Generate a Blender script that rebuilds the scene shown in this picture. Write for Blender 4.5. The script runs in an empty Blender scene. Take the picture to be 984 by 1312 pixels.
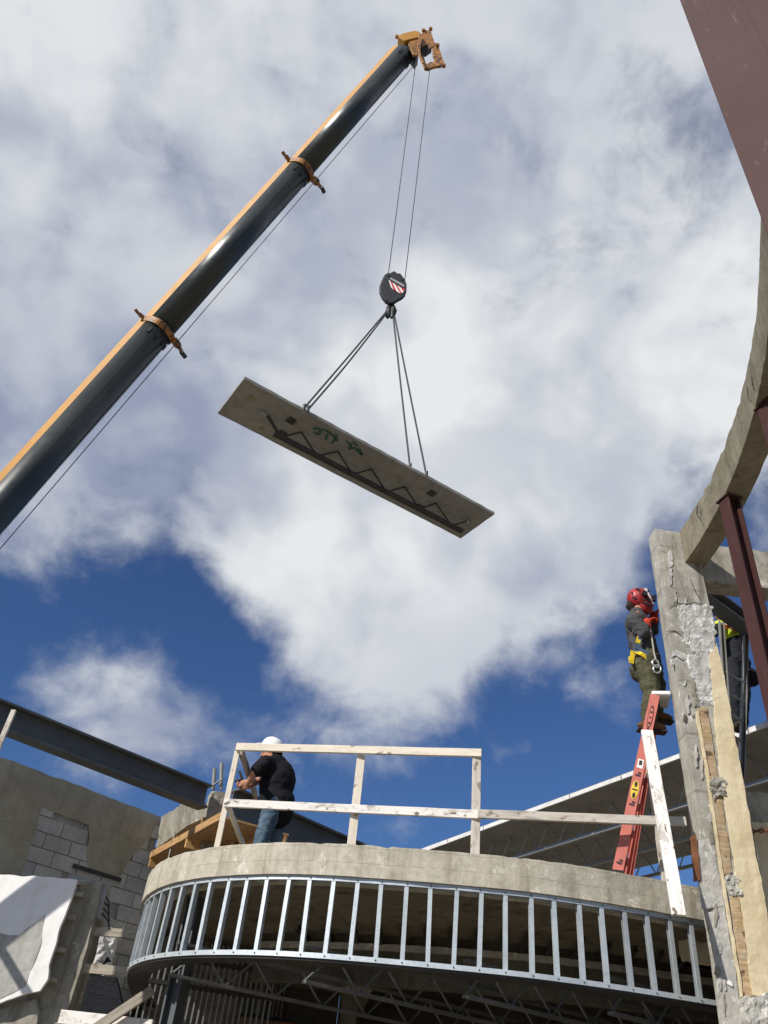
import bpy, bmesh, math, random
from mathutils import Vector, Matrix, noise
random.seed(7)
R = math.radians
sc = bpy.context.scene
col = sc.collection

# ------------------------------------------------------------------ camera
# eye of the photographer is the origin; the ground lies 1.6 m below
F = 1020.0
CX, CY = 492.0, 656.0
VPX, VPY = 640.0, -620.0                       # where plumb lines meet
zc = Vector((VPX - CX, CY - VPY, -F)).normalized()
fw = Vector((0, 0, -1))
yc = (fw - zc * fw.dot(zc)).normalized()
xc = yc.cross(zc)
ROT = Matrix((xc, yc, zc))                     # camera space -> world
cam_d = bpy.data.cameras.new('camera')
cam = bpy.data.objects.new('camera', cam_d)
col.objects.link(cam)
cam.matrix_world = ROT.to_4x4()
cam_d.sensor_fit = 'VERTICAL'
cam_d.sensor_height = 36.0
cam_d.lens = F / 1312.0 * 36.0
cam_d.clip_end = 2000
cam_d.clip_start = 0.05
sc.camera = cam

SUN = Vector((-0.63, -0.53, 0.57)).normalized()     # towards the sun
EXPOSURE = 0.0

# ------------------------------------------------------------------ world
def ray(px, py):
    return (ROT @ Vector((px - CX, CY - py, -F))).normalized()

def W(px, py, y=None, z=None, h=None, d=None):
    r = ray(px, py)
    if y is not None: return r * (y / r.y)
    if z is not None: return r * (z / r.z)
    if h is not None: return r * (h / math.hypot(r.x, r.y))
    return r * d

def onplane(px, py, P0, n):
    r = ray(px, py)
    return r * (P0.dot(n) / r.dot(n))

world = bpy.data.worlds.new('World')
sc.world = world
world.use_nodes = True
nt = world.node_tree
nt.nodes.clear()
class NB:
    def __init__(s, nt): s.nt = nt
    def n(s, t, **k):
        o = s.nt.nodes.new(t)
        for a, b in k.items(): setattr(o, a, b)
        return o
    def put(s, sock, v):
        if isinstance(v, bpy.types.NodeSocket): s.nt.links.new(v, sock)
        else: sock.default_value = v
    def m(s, op, a, b=0.0, c=0.0, clamp=False):
        o = s.n('ShaderNodeMath', operation=op, use_clamp=clamp)
        s.put(o.inputs[0], a); s.put(o.inputs[1], b); s.put(o.inputs[2], c)
        return o.outputs[0]
    def v(s, op, a, b=(0, 0, 0), scale=None):
        o = s.n('ShaderNodeVectorMath', operation=op)
        s.put(o.inputs[0], a); s.put(o.inputs[1], b)
        if scale is not None: s.put(o.inputs['Scale'], scale)
        return o.outputs['Value'] if op in ('DOT_PRODUCT', 'LENGTH') else o.outputs[0]
    def noise(s, vec, scale, detail=6, rough=0.55, dist=0.0, color=False):
        o = s.n('ShaderNodeTexNoise')
        s.put(o.inputs['Vector'], vec)
        o.inputs['Scale'].default_value = scale; o.inputs['Detail'].default_value = detail
        o.inputs['Roughness'].default_value = rough; o.inputs['Distortion'].default_value = dist
        return o.outputs['Color'] if color else o.outputs[0]
    def smooth(s, v, a, b, lo=0.0, hi=1.0, interp='SMOOTHSTEP'):
        o = s.n('ShaderNodeMapRange', interpolation_type=interp)
        s.put(o.inputs['Value'], v)
        o.inputs['From Min'].default_value = a; o.inputs['From Max'].default_value = b
        o.inputs['To Min'].default_value = lo; o.inputs['To Max'].default_value = hi
        return o.outputs[0]
    def mix(s, f, a, b, mode='MIX'):
        o = s.n('ShaderNodeMix', data_type='RGBA', blend_type=mode)
        s.put(o.inputs[0], f)
        s.put(o.inputs[6], a if isinstance(a, bpy.types.NodeSocket) else (*a[:3], 1))
        s.put(o.inputs[7], b if isinstance(b, bpy.types.NodeSocket) else (*b[:3], 1))
        return o.outputs[2]

B = NB(nt)
sky = B.n('ShaderNodeTexSky', sky_type='NISHITA')
sky.sun_disc = False
sky.sun_elevation = math.asin(SUN.z)
sky.sun_rotation = math.atan2(SUN.x, SUN.y)
sky.air_density = 1.0; sky.dust_density = 0.15; sky.ozone_density = 3.5
SKY_STRENGTH = 0.086
skycol = B.v('MULTIPLY', B.v('SCALE', sky.outputs[0], scale=SKY_STRENGTH), (0.52, 0.69, 0.97))   # the phone's deep blue
tc = B.n('ShaderNodeTexCoord')
D0 = B.v('NORMALIZE', tc.outputs['Generated'])
warp = B.v('SUBTRACT', B.noise(D0, 7.0, 2, 0.55, color=True), (0.5, 0.5, 0.5))
D1 = B.v('NORMALIZE', B.v('ADD', D0, B.v('SCALE', warp, scale=0.06)))
warp2 = B.v('SUBTRACT', B.noise(D0, 5.0, 3, 0.5, color=True), (0.5, 0.5, 0.5))
D2 = B.v('NORMALIZE', B.v('ADD', D0, B.v('SCALE', warp2, scale=0.13)))
world.cycles.sampling_method = 'MANUAL'; world.cycles.sample_map_resolution = 256
sep = B.n('ShaderNodeSeparateXYZ'); nt.links.new(D2, sep.inputs[0])
elevz = sep.outputs[2]
n_big = B.noise(D1, 3.6, 3, 0.55)
n_fine = B.noise(B.v('MULTIPLY', D1, (1.0, 1.0, 1.25)), 11.0, 7, 0.60)
# the deck of cloud: overhead and thinning towards the horizon
dens = B.m('ADD', B.m('MULTIPLY', B.m('SUBTRACT', n_big, 0.5), 0.9), B.m('MULTIPLY', B.m('SUBTRACT', n_fine, 0.5), 2.3))
dens = B.m('ADD', dens, B.smooth(elevz, 0.40, 0.74, -0.72, 0.80))
def blob(px, py, rad, w, DD=None):
    d = ray(px, py)
    return B.m('MULTIPLY', B.smooth(B.v('DOT_PRODUCT', DD or D2, tuple(d)), math.cos(R(rad)), 1.0), w)
for b in [(540, 690, 19, .70), (510, 805, 9, .50), (690, 755, 9, .60), (420, 770, 8, .40), (330, 690, 7, .25), (20, 680, 8, .30), (120, 580, 15, .35), (110, 670, 8, .20),
          (195, 775, 9, -.38), (300, 845, 8, -.38), (860, 830, 10, -.45), (905, 690, 7, -.40), (40, 1010, 10, .35),
          (160, 890, 7, .95, D1), (225, 910, 6, .45, D1), (300, 935, 6, .40, D1), (550, 838, 6, .5, D1), (785, 905, 4, .6, D1), (895, 150, 7, -.42, D1), (410, 860, 5, .3, D1)]:
    dens = B.m('ADD', dens, blob(*b))
alpha = B.smooth(dens, -0.62, 0.78)
# brightness inside the cloud
n_sh = B.noise(D1, 5.0, 3, 0.55)
br = B.smooth(B.m('ADD', B.m('MULTIPLY', n_sh, 0.75), B.m('MULTIPLY', n_fine, 0.25)), 0.36, 0.64)
for b in [(720, 420, 24, .60), (420, 640, 16, .5), (40, 60, 20, .25), (590, 830, 11, -.2), (110, 540, 18, -.5), (740, 190, 15, -.35)]:
    br = B.m('ADD', br, blob(*b))
br = B.smooth(br, -0.15, 1.40, interp='LINEAR')
cloud = B.mix(br, (0.300, 0.345, 0.470), (0.800, 0.820, 0.835))
skymix = B.mix(alpha, skycol, cloud)
bg = B.n('ShaderNodeBackground'); nt.links.new(skymix, bg.inputs[0]); bg.inputs[1].default_value = 1.0
wo = B.n('ShaderNodeOutputWorld'); nt.links.new(bg.outputs[0], wo.inputs[0])

sun_d = bpy.data.lights.new('sun', 'SUN'); sun_d.energy = 5.0; sun_d.angle = R(0.53); sun_d.color = (1.0, 0.955, 0.88)
sun_o = bpy.data.objects.new('sun', sun_d); col.objects.link(sun_o)
sun_o.rotation_euler = SUN.to_track_quat('Z', 'Y').to_euler()
sun_o.location = SUN * 60
sc.view_settings.view_transform = 'Standard'
try: sc.view_settings.look = 'None'
except Exception: pass
sc.view_settings.exposure = EXPOSURE
sc.view_settings.gamma = 1.0
sc.view_settings.use_curve_mapping = False

# ------------------------------------------------------------------ materials
MATS = {}
def newmat(name):
    m = bpy.data.materials.new(name); m.use_nodes = True
    m.node_tree.nodes.clear()
    b = NB(m.node_tree)
    p = b.n('ShaderNodeBsdfPrincipled'); o = b.n('ShaderNodeOutputMaterial')
    m.node_tree.links.new(p.outputs[0], o.inputs[0])
    MATS[name] = m
    return m, b, p
def pos(b): return b.n('ShaderNodeNewGeometry').outputs['Position']
def objco(b): return b.n('ShaderNodeTexCoord').outputs['Object']
def rnd(b): return b.n('ShaderNodeObjectInfo').outputs['Random']
def scaled(b, v, s):
    return b.v('MULTIPLY', v, s)
def bump(b, p, h, strength, dist):
    o = b.n('ShaderNodeBump'); o.inputs['Strength'].default_value = strength; o.inputs['Distance'].default_value = dist
    b.put(o.inputs['Height'], h); b.put(p.inputs['Normal'], o.outputs[0])

def concrete(name, c1, c2, boards=0.0, stain=(0.12, 0.11, 0.09), scale=1.4, stain_amt=0.6, streak=0.5, rough=0.9, bmp=0.5, pale=None, pale_lo=0.62, rand=0.0, grime=0.35):
    m, b, p = newmat(name)
    P = pos(b)
    if rand:
        P = b.v('ADD', P, b.v('SCALE', (3.1, 7.7, 5.3), scale=b.m('MULTIPLY', rnd(b), 9.0)))
    n1 = b.noise(P, scale, 8, 0.62)
    n2 = b.noise(P, scale * 6, 6, 0.65)
    n3 = b.noise(P, 90, 3, 0.6)
    c = b.mix(b.smooth(n1, 0.30, 0.70), c1, c2)
    ns = b.noise(scaled(b, P, (3.2, 3.2, 0.35)), 2.0, 7, 0.66)
    c = b.mix(b.m('MULTIPLY', b.smooth(ns, 0.48, 0.68), streak), c, stain)
    nb = b.noise(P, scale * 2.3, 7, 0.7, 0.8)
    c = b.mix(b.m('MULTIPLY', b.smooth(nb, 0.51, 0.68), stain_amt), c, stain)
    c = b.mix(b.m('MULTIPLY', b.smooth(n2, 0.40, 0.68), grime), c, tuple(x * 0.62 for x in c1))
    if pale:
        npz = b.noise(scaled(b, P, (1, 1, 0.8)), scale * 3.1, 8, 0.72, 0.4)
        c = b.mix(b.smooth(npz, pale_lo - 0.08, pale_lo - 0.01), c, pale)
    c = b.mix(b.smooth(n3, 0.62, 0.75, 0, 0.35), c, tuple(x * 0.45 for x in c1))
    if rand:
        c = b.mix(1.0, c, b.n('ShaderNodeCombineColor').outputs[0], 'MIX') if False else c
        hs = b.n('ShaderNodeHueSaturation'); b.put(hs.inputs['Color'], c)
        b.put(hs.inputs['Value'], b.smooth(rnd(b), 0, 1, 1 - rand, 1 + rand, 'LINEAR')); c = hs.outputs[0]
    b.put(p.inputs['Base Color'], c)
    p.inputs['Roughness'].default_value = rough
    p.inputs['Specular IOR Level'].default_value = 0.25
    hsum = b.m('ADD', b.m('MULTIPLY', n2, 0.7), b.m('MULTIPLY', n3, 0.25))
    if boards:
        sx = b.n('ShaderNodeSeparateXYZ'); b.put(sx.inputs[0], P)
        fr = b.m('FRACT', b.m('DIVIDE', b.m('ADD', sx.outputs[2], b.m('MULTIPLY', b.m('SUBTRACT', n1, .5), .02)), boards))
        ln = b.m('MULTIPLY', b.m('LESS_THAN', fr, 0.045), b.smooth(nb, .38, .52))
        c = b.mix(b.m('MULTIPLY', ln, 0.45), c, tuple(x * 0.45 for x in c1)); hsum = b.m('SUBTRACT', hsum, b.m('MULTIPLY', ln, .25))
        b.put(p.inputs['Base Color'], c)
    bump(b, p, hsum, bmp, 0.03)
    return m
concrete('concrete_rim', (0.42, 0.385, 0.305), (0.52, 0.48, 0.395), boards=0.14, stain=(0.24, 0.21, 0.15), scale=2.4, streak=0.7, stain_amt=0.35, bmp=0.35, pale=(0.60, 0.565, 0.48), pale_lo=0.66, grime=0.4)
concrete('concrete_old', (0.255, 0.235, 0.185), (0.37, 0.345, 0.285), stain=(0.13, 0.115, 0.085), scale=1.7, streak=0.6, pale=(0.50, 0.47, 0.40), pale_lo=0.67)
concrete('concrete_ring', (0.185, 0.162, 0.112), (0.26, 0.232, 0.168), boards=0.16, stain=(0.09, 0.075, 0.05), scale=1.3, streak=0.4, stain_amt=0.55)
concrete('concrete_pillar', (0.32, 0.30, 0.25), (0.46, 0.44, 0.385), boards=0.61, stain=(0.17, 0.155, 0.125), scale=1.9, streak=0.9, pale=(0.64, 0.62, 0.56), pale_lo=0.66)
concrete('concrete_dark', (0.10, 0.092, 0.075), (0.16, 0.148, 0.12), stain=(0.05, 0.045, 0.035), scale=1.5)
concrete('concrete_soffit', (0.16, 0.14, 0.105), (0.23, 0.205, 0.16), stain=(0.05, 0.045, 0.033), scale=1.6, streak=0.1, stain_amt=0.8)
concrete('concrete_smooth', (0.42, 0.40, 0.36), (0.55, 0.53, 0.48), stain=(0.28, 0.26, 0.22), scale=2.5, stain_amt=0.3, pale=(0.66, 0.64, 0.58), pale_lo=0.64)
concrete('stucco_wall', (0.29, 0.265, 0.195), (0.38, 0.35, 0.27), stain=(0.18, 0.16, 0.11), scale=1.1, streak=0.3, stain_amt=0.5, bmp=0.15)
concrete('block', (0.37, 0.36, 0.335), (0.47, 0.46, 0.43), stain=(0.32, 0.31, 0.28), scale=2.4, streak=0.15, stain_amt=0.3, rand=0.12, bmp=0.25)
concrete('mortar', (0.30, 0.29, 0.26), (0.36, 0.35, 0.32), scale=4)
concrete('rough_masonry', (0.36, 0.35, 0.32), (0.56, 0.55, 0.52), stain=(0.12, 0.112, 0.10), scale=4, stain_amt=0.85, streak=0.1, bmp=0.35, pale=(0.72, 0.71, 0.68), pale_lo=0.62)
concrete('cream_stucco', (0.60, 0.50, 0.315), (0.70, 0.60, 0.41), stain=(0.50, 0.36, 0.18), scale=1.8, stain_amt=0.35, streak=0.35, bmp=0.35, grime=0.12)
concrete('white_board', (0.80, 0.79, 0.765), (0.86, 0.85, 0.83), stain=(0.50, 0.48, 0.43), scale=1.3, stain_amt=0.25, streak=0.15, bmp=0.25, grime=0.1)
concrete('bare_plaster', (0.36, 0.355, 0.33), (0.45, 0.44, 0.41), stain=(0.27, 0.26, 0.23), scale=2.2, stain_amt=0.4, bmp=0.4)
concrete('panel_concrete', (0.25, 0.242, 0.22), (0.315, 0.306, 0.282), stain=(0.22, 0.20, 0.16), scale=0.8, streak=0.2, stain_amt=0.5)
concrete('roof_concrete', (0.23, 0.222, 0.20), (0.30, 0.29, 0.265), stain=(0.2, 0.19, 0.17), scale=0.7, streak=0.2)
concrete('roof_edge_sunlit', (0.62, 0.61, 0.59), (0.72, 0.71, 0.69), stain=(0.45, 0.43, 0.4), scale=2, stain_amt=0.25, streak=0)
concrete('dirt', (0.22, 0.19, 0.14), (0.32, 0.28, 0.22), stain=(0.14, 0.12, 0.09), scale=0.4, streak=0)
concrete('brick_wall', (0.36, 0.14, 0.07), (0.46, 0.19, 0.10), stain=(0.22, 0.10, 0.06), scale=2)

def wood(name, c1, c2, knots=0.6, dirt=0.5, dirtc=(0.16, 0.14, 0.12)):
    m, b, p = newmat(name)
    O = objco(b)
    O = b.v('ADD', O, b.v('SCALE', (13.0, 3.0, 5.0), scale=rnd(b)))
    g = b.noise(scaled(b, O, (1.6, 28, 28)), 1.5, 7, 0.65, 0.6)
    c = b.mix(b.smooth(g, 0.36, 0.64), c1, c2)
    k = b.noise(scaled(b, O, (5.0, 9, 9)), 1.6, 2, 0.4)
    c = b.mix(b.m('MULTIPLY', b.smooth(k, 0.62, 0.70), knots), c, (0.10, 0.06, 0.035))
    d = b.noise(scaled(b, O, (2.5, 6, 6)), 1.7, 8, 0.75, 0.5)
    c = b.mix(b.m('MULTIPLY', b.smooth(d, 0.50, 0.64), dirt), c, dirtc)
    hs = b.n('ShaderNodeHueSaturation'); b.put(hs.inputs['Color'], c); b.put(hs.inputs['Value'], b.smooth(rnd(b), 0, 1, 0.88, 1.1, 'LINEAR'))
    b.put(p.inputs['Base Color'], hs.outputs[0])
    p.inputs['Roughness'].default_value = 0.8; p.inputs['Specular IOR Level'].default_value = 0.25
    bump(b, p, g, 0.35, 0.006)
    return m
wood('wood_fresh', (0.70, 0.62, 0.49), (0.78, 0.71, 0.60), dirt=0.3, dirtc=(0.36, 0.31, 0.25))
wood('wood_grey', (0.50, 0.45, 0.38), (0.62, 0.575, 0.50), dirt=0.65, dirtc=(0.25, 0.225, 0.195))
wood('wood_white', (0.74, 0.71, 0.65), (0.82, 0.79, 0.74), dirt=0.85, knots=0.9, dirtc=(0.34, 0.29, 0.24))
wood('wood_orange', (0.46, 0.25, 0.09), (0.58, 0.36, 0.15), dirt=0.4, dirtc=(0.22, 0.12, 0.05))
wood('wood_strip', (0.36, 0.24, 0.125), (0.52, 0.385, 0.23), dirt=0.9, knots=0.9, dirtc=(0.42, 0.37, 0.29))
wood('wood_form', (0.36, 0.20, 0.085), (0.50, 0.31, 0.15), dirt=0.4, dirtc=(0.2, 0.11, 0.05))
wood('wood_weathered', (0.30, 0.26, 0.20), (0.42, 0.37, 0.30), dirt=0.5)

def metal(name, c, rough=0.4, metallic=0.0, spots=None, var=0.25, scale=3.0, coat=0.0, spot_lo=0.68, spot_scale=60, bmp=0.06, spec=0.5, rvar=1):
    m, b, p = newmat(name)
    P = pos(b)
    n1 = b.noise(P, scale, 7, 0.65)
    cc = b.mix(b.smooth(n1, 0.3, 0.75), c, tuple(x * (1 - var) for x in c))
    if spots:
        cc = b.mix(b.smooth(b.noise(P, spot_scale, 2, 0.5), spot_lo, spot_lo + 0.05), cc, spots)
    if name == 'brown_primer':
        sc_n = b.noise(scaled(b, P, (9, 9, 1.2)), 3.0, 6, 0.7, 0.6)
        cc = b.mix(b.smooth(sc_n, 0.60, 0.70, 0, 0.22), cc, (0.30, 0.22, 0.20))
        cc = b.mix(b.smooth(b.noise(P, 5.0, 6, 0.7), 0.55, 0.72, 0, 0.5), cc, (0.045, 0.020, 0.018))
    if name == 'galvanised':
        hs = b.n('ShaderNodeHueSaturation'); b.put(hs.inputs['Color'], cc); b.put(hs.inputs['Value'], b.smooth(rnd(b), 0, 1, 0.78, 1.08, 'LINEAR')); cc = hs.outputs[0]
    b.put(p.inputs['Base Color'], cc)
    p.inputs['Specular IOR Level'].default_value = spec
    if not rvar: p.inputs['Roughness'].default_value = rough
    else: b.put(p.inputs['Roughness'], b.smooth(b.noise(P, scale * 4, 5, 0.6), 0.2, 0.8, rough * 0.8, min(1, rough * 1.25)))
    p.inputs['Metallic'].default_value = metallic
    p.inputs['Coat Weight'].default_value = coat
    bump(b, p, b.noise(P, 40, 4, 0.6), bmp, 0.01)
    return m
metal('galvanised', (0.64, 0.69, 0.71), 0.45, 0.45, var=0.22, scale=9, spots=(0.45, 0.5, 0.53), spot_lo=0.6)
metal('brown_primer', (0.066, 0.029, 0.026), 0.6, 0.0, spots=(0.34, 0.27, 0.24), var=0.18, scale=1.2, spot_lo=0.77, spot_scale=90, bmp=0.0, spec=0.15, rvar=0)
metal('grey_primer', (0.085, 0.094, 0.100), 0.55, 0.0, var=0.3)
metal('dark_steel', (0.05, 0.048, 0.045), 0.55, 0.3, var=0.4)
metal('joist_steel', (0.33, 0.34, 0.34), 0.5, 0.3, var=0.3)
metal('joist_steel_shaded', (0.20, 0.20, 0.195), 0.5, 0.2, var=0.4)  # joist steel again, darkened in colour for the shade under the slab
metal('joist_rusty', (0.055, 0.045, 0.038), 0.7, 0.0, var=0.4)
metal('crane_yellow', (0.47, 0.215, 0.010), 0.5, 0.0, var=0.14, scale=0.8)
metal('crane_yellow_worn_shaded', (0.42, 0.17, 0.022), 0.55, 0.0, var=0.65, scale=3, spots=(0.05, 0.03, 0.02), spot_lo=0.56, spot_scale=7)  # worn paint, darkened and spotted to carry the boom head's shade too
metal('crane_grey', (0.027, 0.032, 0.032), 0.36, 0.0, var=0.2, scale=0.7, bmp=0.0)
metal('black_paint', (0.007, 0.008, 0.011), 0.6, 0.0, var=0.2)
metal('rope_steel', (0.045, 0.045, 0.05), 0.6, 0.3)
metal('red_fibreglass', (0.60, 0.17, 0.13), 0.5, 0.0, var=0.25, scale=7, spots=(0.75, 0.4, 0.35), spot_lo=0.72, spot_scale=30)
metal('aluminium', (0.62, 0.62, 0.60), 0.42, 0.7, var=0.3)
metal('aluminium_dull', (0.30, 0.30, 0.28), 0.55, 0.3, var=0.35)
metal('chrome', (0.8, 0.8, 0.8), 0.2, 0.9)
metal('red_helmet', (0.40, 0.02, 0.024), 0.42, 0.0, var=0.5, scale=9, spots=(0.05, 0.02, 0.025), spot_lo=0.62, spot_scale=14)
metal('white_plastic', (0.80, 0.80, 0.78), 0.35, 0.0, var=0.06)
metal('dark_lens', (0.02, 0.03, 0.05), 0.1, 0.0)
metal('white_label', (0.80, 0.79, 0.76), 0.5, var=0.1)
metal('yellow_label', (0.75, 0.56, 0.05), 0.5, var=0.1)
metal('red_label', (0.55, 0.03, 0.03), 0.5, var=0.1)
metal('grey_label', (0.32, 0.32, 0.33), 0.5, var=0.2)
metal('ink', (0.03, 0.02, 0.02), 0.6)
metal('green_spray', (0.045, 0.135, 0.085), 0.9, var=0.4, scale=6)
metal('yellow_spray', (0.28, 0.25, 0.08), 0.9, var=0.4, scale=6)
metal('rust', (0.26, 0.10, 0.04), 0.8, var=0.5, scale=9)
metal('foliage', (0.10, 0.12, 0.03), 0.8, var=0.5, scale=9)

def cloth(name, c, c2=None, scale=9, bmp=0.5, rough=0.9):
    m, b, p = newmat(name)
    O = pos(b)
    n1 = b.noise(O, scale, 6, 0.6, 0.4)
    b.put(p.inputs['Base Color'], b.mix(b.smooth(n1, 0.35, 0.7), c, c2 or tuple(x * 0.7 for x in c)))
    p.inputs['Roughness'].default_value = rough; p.inputs['Specular IOR Level'].default_value = 0.15
    wv = b.noise(scaled(b, O, (1, 1, 2.2)), 11, 4, 0.55, 1.0)
    bump(b, p, wv, bmp, 0.05)
    return m
cloth('skin', (0.48, 0.24, 0.155), (0.40, 0.185, 0.115), bmp=0.05, rough=0.55)
cloth('skin_dark', (0.20, 0.11, 0.07), bmp=0.05, rough=0.55)
cloth('hair', (0.035, 0.025, 0.02))
cloth('black_shirt', (0.008, 0.008, 0.011), (0.014, 0.014, 0.018))
cloth('jeans', (0.055, 0.095, 0.14), (0.12, 0.17, 0.22), scale=6)
cloth('grey_shirt', (0.055, 0.055, 0.06), (0.085, 0.082, 0.082))
cloth('olive_trousers', (0.062, 0.060, 0.034), (0.10, 0.095, 0.058))
cloth('boot_leather', (0.17, 0.085, 0.045), (0.10, 0.055, 0.03))
cloth('boot_dark', (0.05, 0.035, 0.028))
cloth('red_glove', (0.50, 0.06, 0.035), bmp=0.3)
cloth('harness_yellow', (0.72, 0.52, 0.03), bmp=0.1)
cloth('harness_blue', (0.07, 0.11, 0.18), bmp=0.1)
cloth('hivis', (0.62, 0.80, 0.06), bmp=0.3)
cloth('orange_band', (0.75, 0.17, 0.02), bmp=0.2)
cloth('dark_trousers', (0.022, 0.024, 0.03))
cloth('white_shirt', (0.74, 0.73, 0.70), (0.62, 0.61, 0.6), bmp=0.6)
cloth('web_sling', (0.42, 0.40, 0.35), bmp=0.1)

# ------------------------------------------------------------------ builders
def empty(name, loc, label=None, cat=None, group=None):
    o = bpy.data.objects.new(name, None); col.objects.link(o)
    o.location = loc; o.empty_display_size = 0.2
    return tag(o, label, cat, group)
def tag(o, label=None, cat=None, group=None, kind=None):
    if label: o['label'] = label
    if cat: o['category'] = cat
    if group: o['group'] = group
    if kind or cat: o['kind'] = kind or 'thing'
    return o
def setparent(o, parent):
    if parent is None: return
    o.parent = parent
    if parent.type == 'EMPTY':
        o.matrix_parent_inverse = Matrix.Translation(-parent.location)
    else:
        o.matrix_parent_inverse = parent.matrix_basis.inverted()

class MB:
    def __init__(s): s.v = []; s.f = []; s.mi = []; s.cur = 0
    def add(s, vs, fs):
        o = len(s.v); s.v += [tuple(x) for x in vs]
        for f in fs: s.f.append([i + o for i in f]); s.mi.append(s.cur)
        return s
    def box(s, c, d, M=None):
        c = Vector(c); x, y, z = d[0] / 2, d[1] / 2, d[2] / 2
        vs = [Vector((i, j, k)) for k in (-z, z) for j in (-y, y) for i in (-x, x)]
        vs = [(M @ v if M else v) + c for v in vs]
        return s.add(vs, [(0, 2, 3, 1), (4, 5, 7, 6), (0, 1, 5, 4), (2, 6, 7, 3), (0, 4, 6, 2), (1, 3, 7, 5)])
    def bb(s, a, b):
        return s.box(((a[0] + b[0]) / 2, (a[1] + b[1]) / 2, (a[2] + b[2]) / 2), (abs(b[0] - a[0]), abs(b[1] - a[1]), abs(b[2] - a[2])))
    def beam(s, p0, p1, w, h, up=(0, 0, 1)):
        M = frame(p0, p1, up); L = (Vector(p1) - Vector(p0)).length
        vs = [M @ Vector((i, j, k)) for k in (-h / 2, h / 2) for j in (-w / 2, w / 2) for i in (0, L)]
        return s.add(vs, [(0, 2, 3, 1), (4, 5, 7, 6), (0, 1, 5, 4), (2, 6, 7, 3), (0, 4, 6, 2), (1, 3, 7, 5)])
    def prism(s, poly, ex):
        n = len(poly); ex = Vector(ex)
        vs = [Vector(p) for p in poly] + [Vector(p) + ex for p in poly]
        return s.add(vs, [list(range(n))[::-1], list(range(n, 2 * n))] + [(i, (i + 1) % n, n + (i + 1) % n, n + i) for i in range(n)])
    def tube(s, pts, r, n=8, caps=True):
        pts = [Vector(p) for p in pts]
        rs = r if isinstance(r, (list, tuple)) else [r] * len(pts)
        rings = []
        ref = None
        for i, p in enumerate(pts):
            t = (pts[min(i + 1, len(pts) - 1)] - pts[max(i - 1, 0)]).normalized()
            if ref is None: ref = t.orthogonal().normalized()
            a = (ref - t * ref.dot(t)).normalized(); ref = a
            b = t.cross(a)
            rings.append([p + (a * math.cos(2 * math.pi * k / n) + b * math.sin(2 * math.pi * k / n)) * rs[i] for k in range(n)])
        vs = [v for g in rings for v in g]; fs = []
        for i in range(len(pts) - 1):
            for k in range(n):
                fs.append((i * n + k, i * n + (k + 1) % n, (i + 1) * n + (k + 1) % n, (i + 1) * n + k))
        if caps:
            fs.append(list(range(n))[::-1]); fs.append([(len(pts) - 1) * n + k for k in range(n)])
        return s.add(vs, fs)
    def ell(s, c, r, M=None, nu=14, nv=9):
        c = Vector(c); r = (r, r, r) if not isinstance(r, (tuple, list)) else r
        vs = []; fs = []
        for j in range(1, nv):
            th = math.pi * j / nv
            for i in range(nu):
                ph = 2 * math.pi * i / nu
                v = Vector((r[0] * math.sin(th) * math.cos(ph), r[1] * math.sin(th) * math.sin(ph), r[2] * math.cos(th)))
                vs.append((M @ v if M else v) + c)
        t = Vector((0, 0, r[2])); vs.append((M @ t if M else t) + c); vs.append(c - (M @ t if M else t))
        for j in range(nv - 2):
            for i in range(nu):
                fs.append((j * nu + i, (j + 1) * nu + i, (j + 1) * nu + (i + 1) % nu, j * nu + (i + 1) % nu))
        T = len(vs) - 2
        for i in range(nu):
            fs.append((T, i, (i + 1) % nu)); fs.append((T + 1, (nv - 2) * nu + (i + 1) % nu, (nv - 2) * nu + i))
        return s.add(vs, fs)
    def limb(s, chain):
        for i, (p, r) in enumerate(chain):
            s.ell(p, r)
            if i: s.tube([chain[i - 1][0], p], [chain[i - 1][1], r], 12)
        return s
    def mesh(s, name, mats):
        me = bpy.data.meshes.new(name); me.from_pydata(s.v, [], s.f)
        bm = bmesh.new(); bm.from_mesh(me)
        bmesh.ops.recalc_face_normals(bm, faces=bm.faces); bm.to_mesh(me); bm.free()
        for mm in (mats if isinstance(mats, (list, tuple)) else [mats]): me.materials.append(MATS[mm])
        if any(s.mi):
            for p, i in zip(me.polygons, s.mi): p.material_index = i
        return me
    def build(s, name, mat, parent=None, smooth=False, bevel=0.0):
        o = bpy.data.objects.new(name, s.mesh(name, mat)); col.objects.link(o)
        setparent(o, parent)
        if smooth:
            for p in o.data.polygons: p.use_smooth = True
        if bevel:
            md = o.modifiers.new('bevel', 'BEVEL'); md.width = bevel; md.segments = 1; md.limit_method = 'ANGLE'
        return o
def frame(p0, p1, up=(0, 0, 1)):
    p0, p1 = Vector(p0), Vector(p1); x = (p1 - p0).normalized(); up = Vector(up)
    z = up - x * up.dot(x)
    if z.length < 1e-4: z = x.orthogonal()
    z.normalize(); y = z.cross(x)
    M = Matrix((x, y, z)).transposed().to_4x4(); M.translation = p0
    return M
def place(name, me, M, parent=None):
    o = bpy.data.objects.new(name, me); col.objects.link(o)
    o.matrix_basis = M; setparent(o, parent)
    return o
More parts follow.
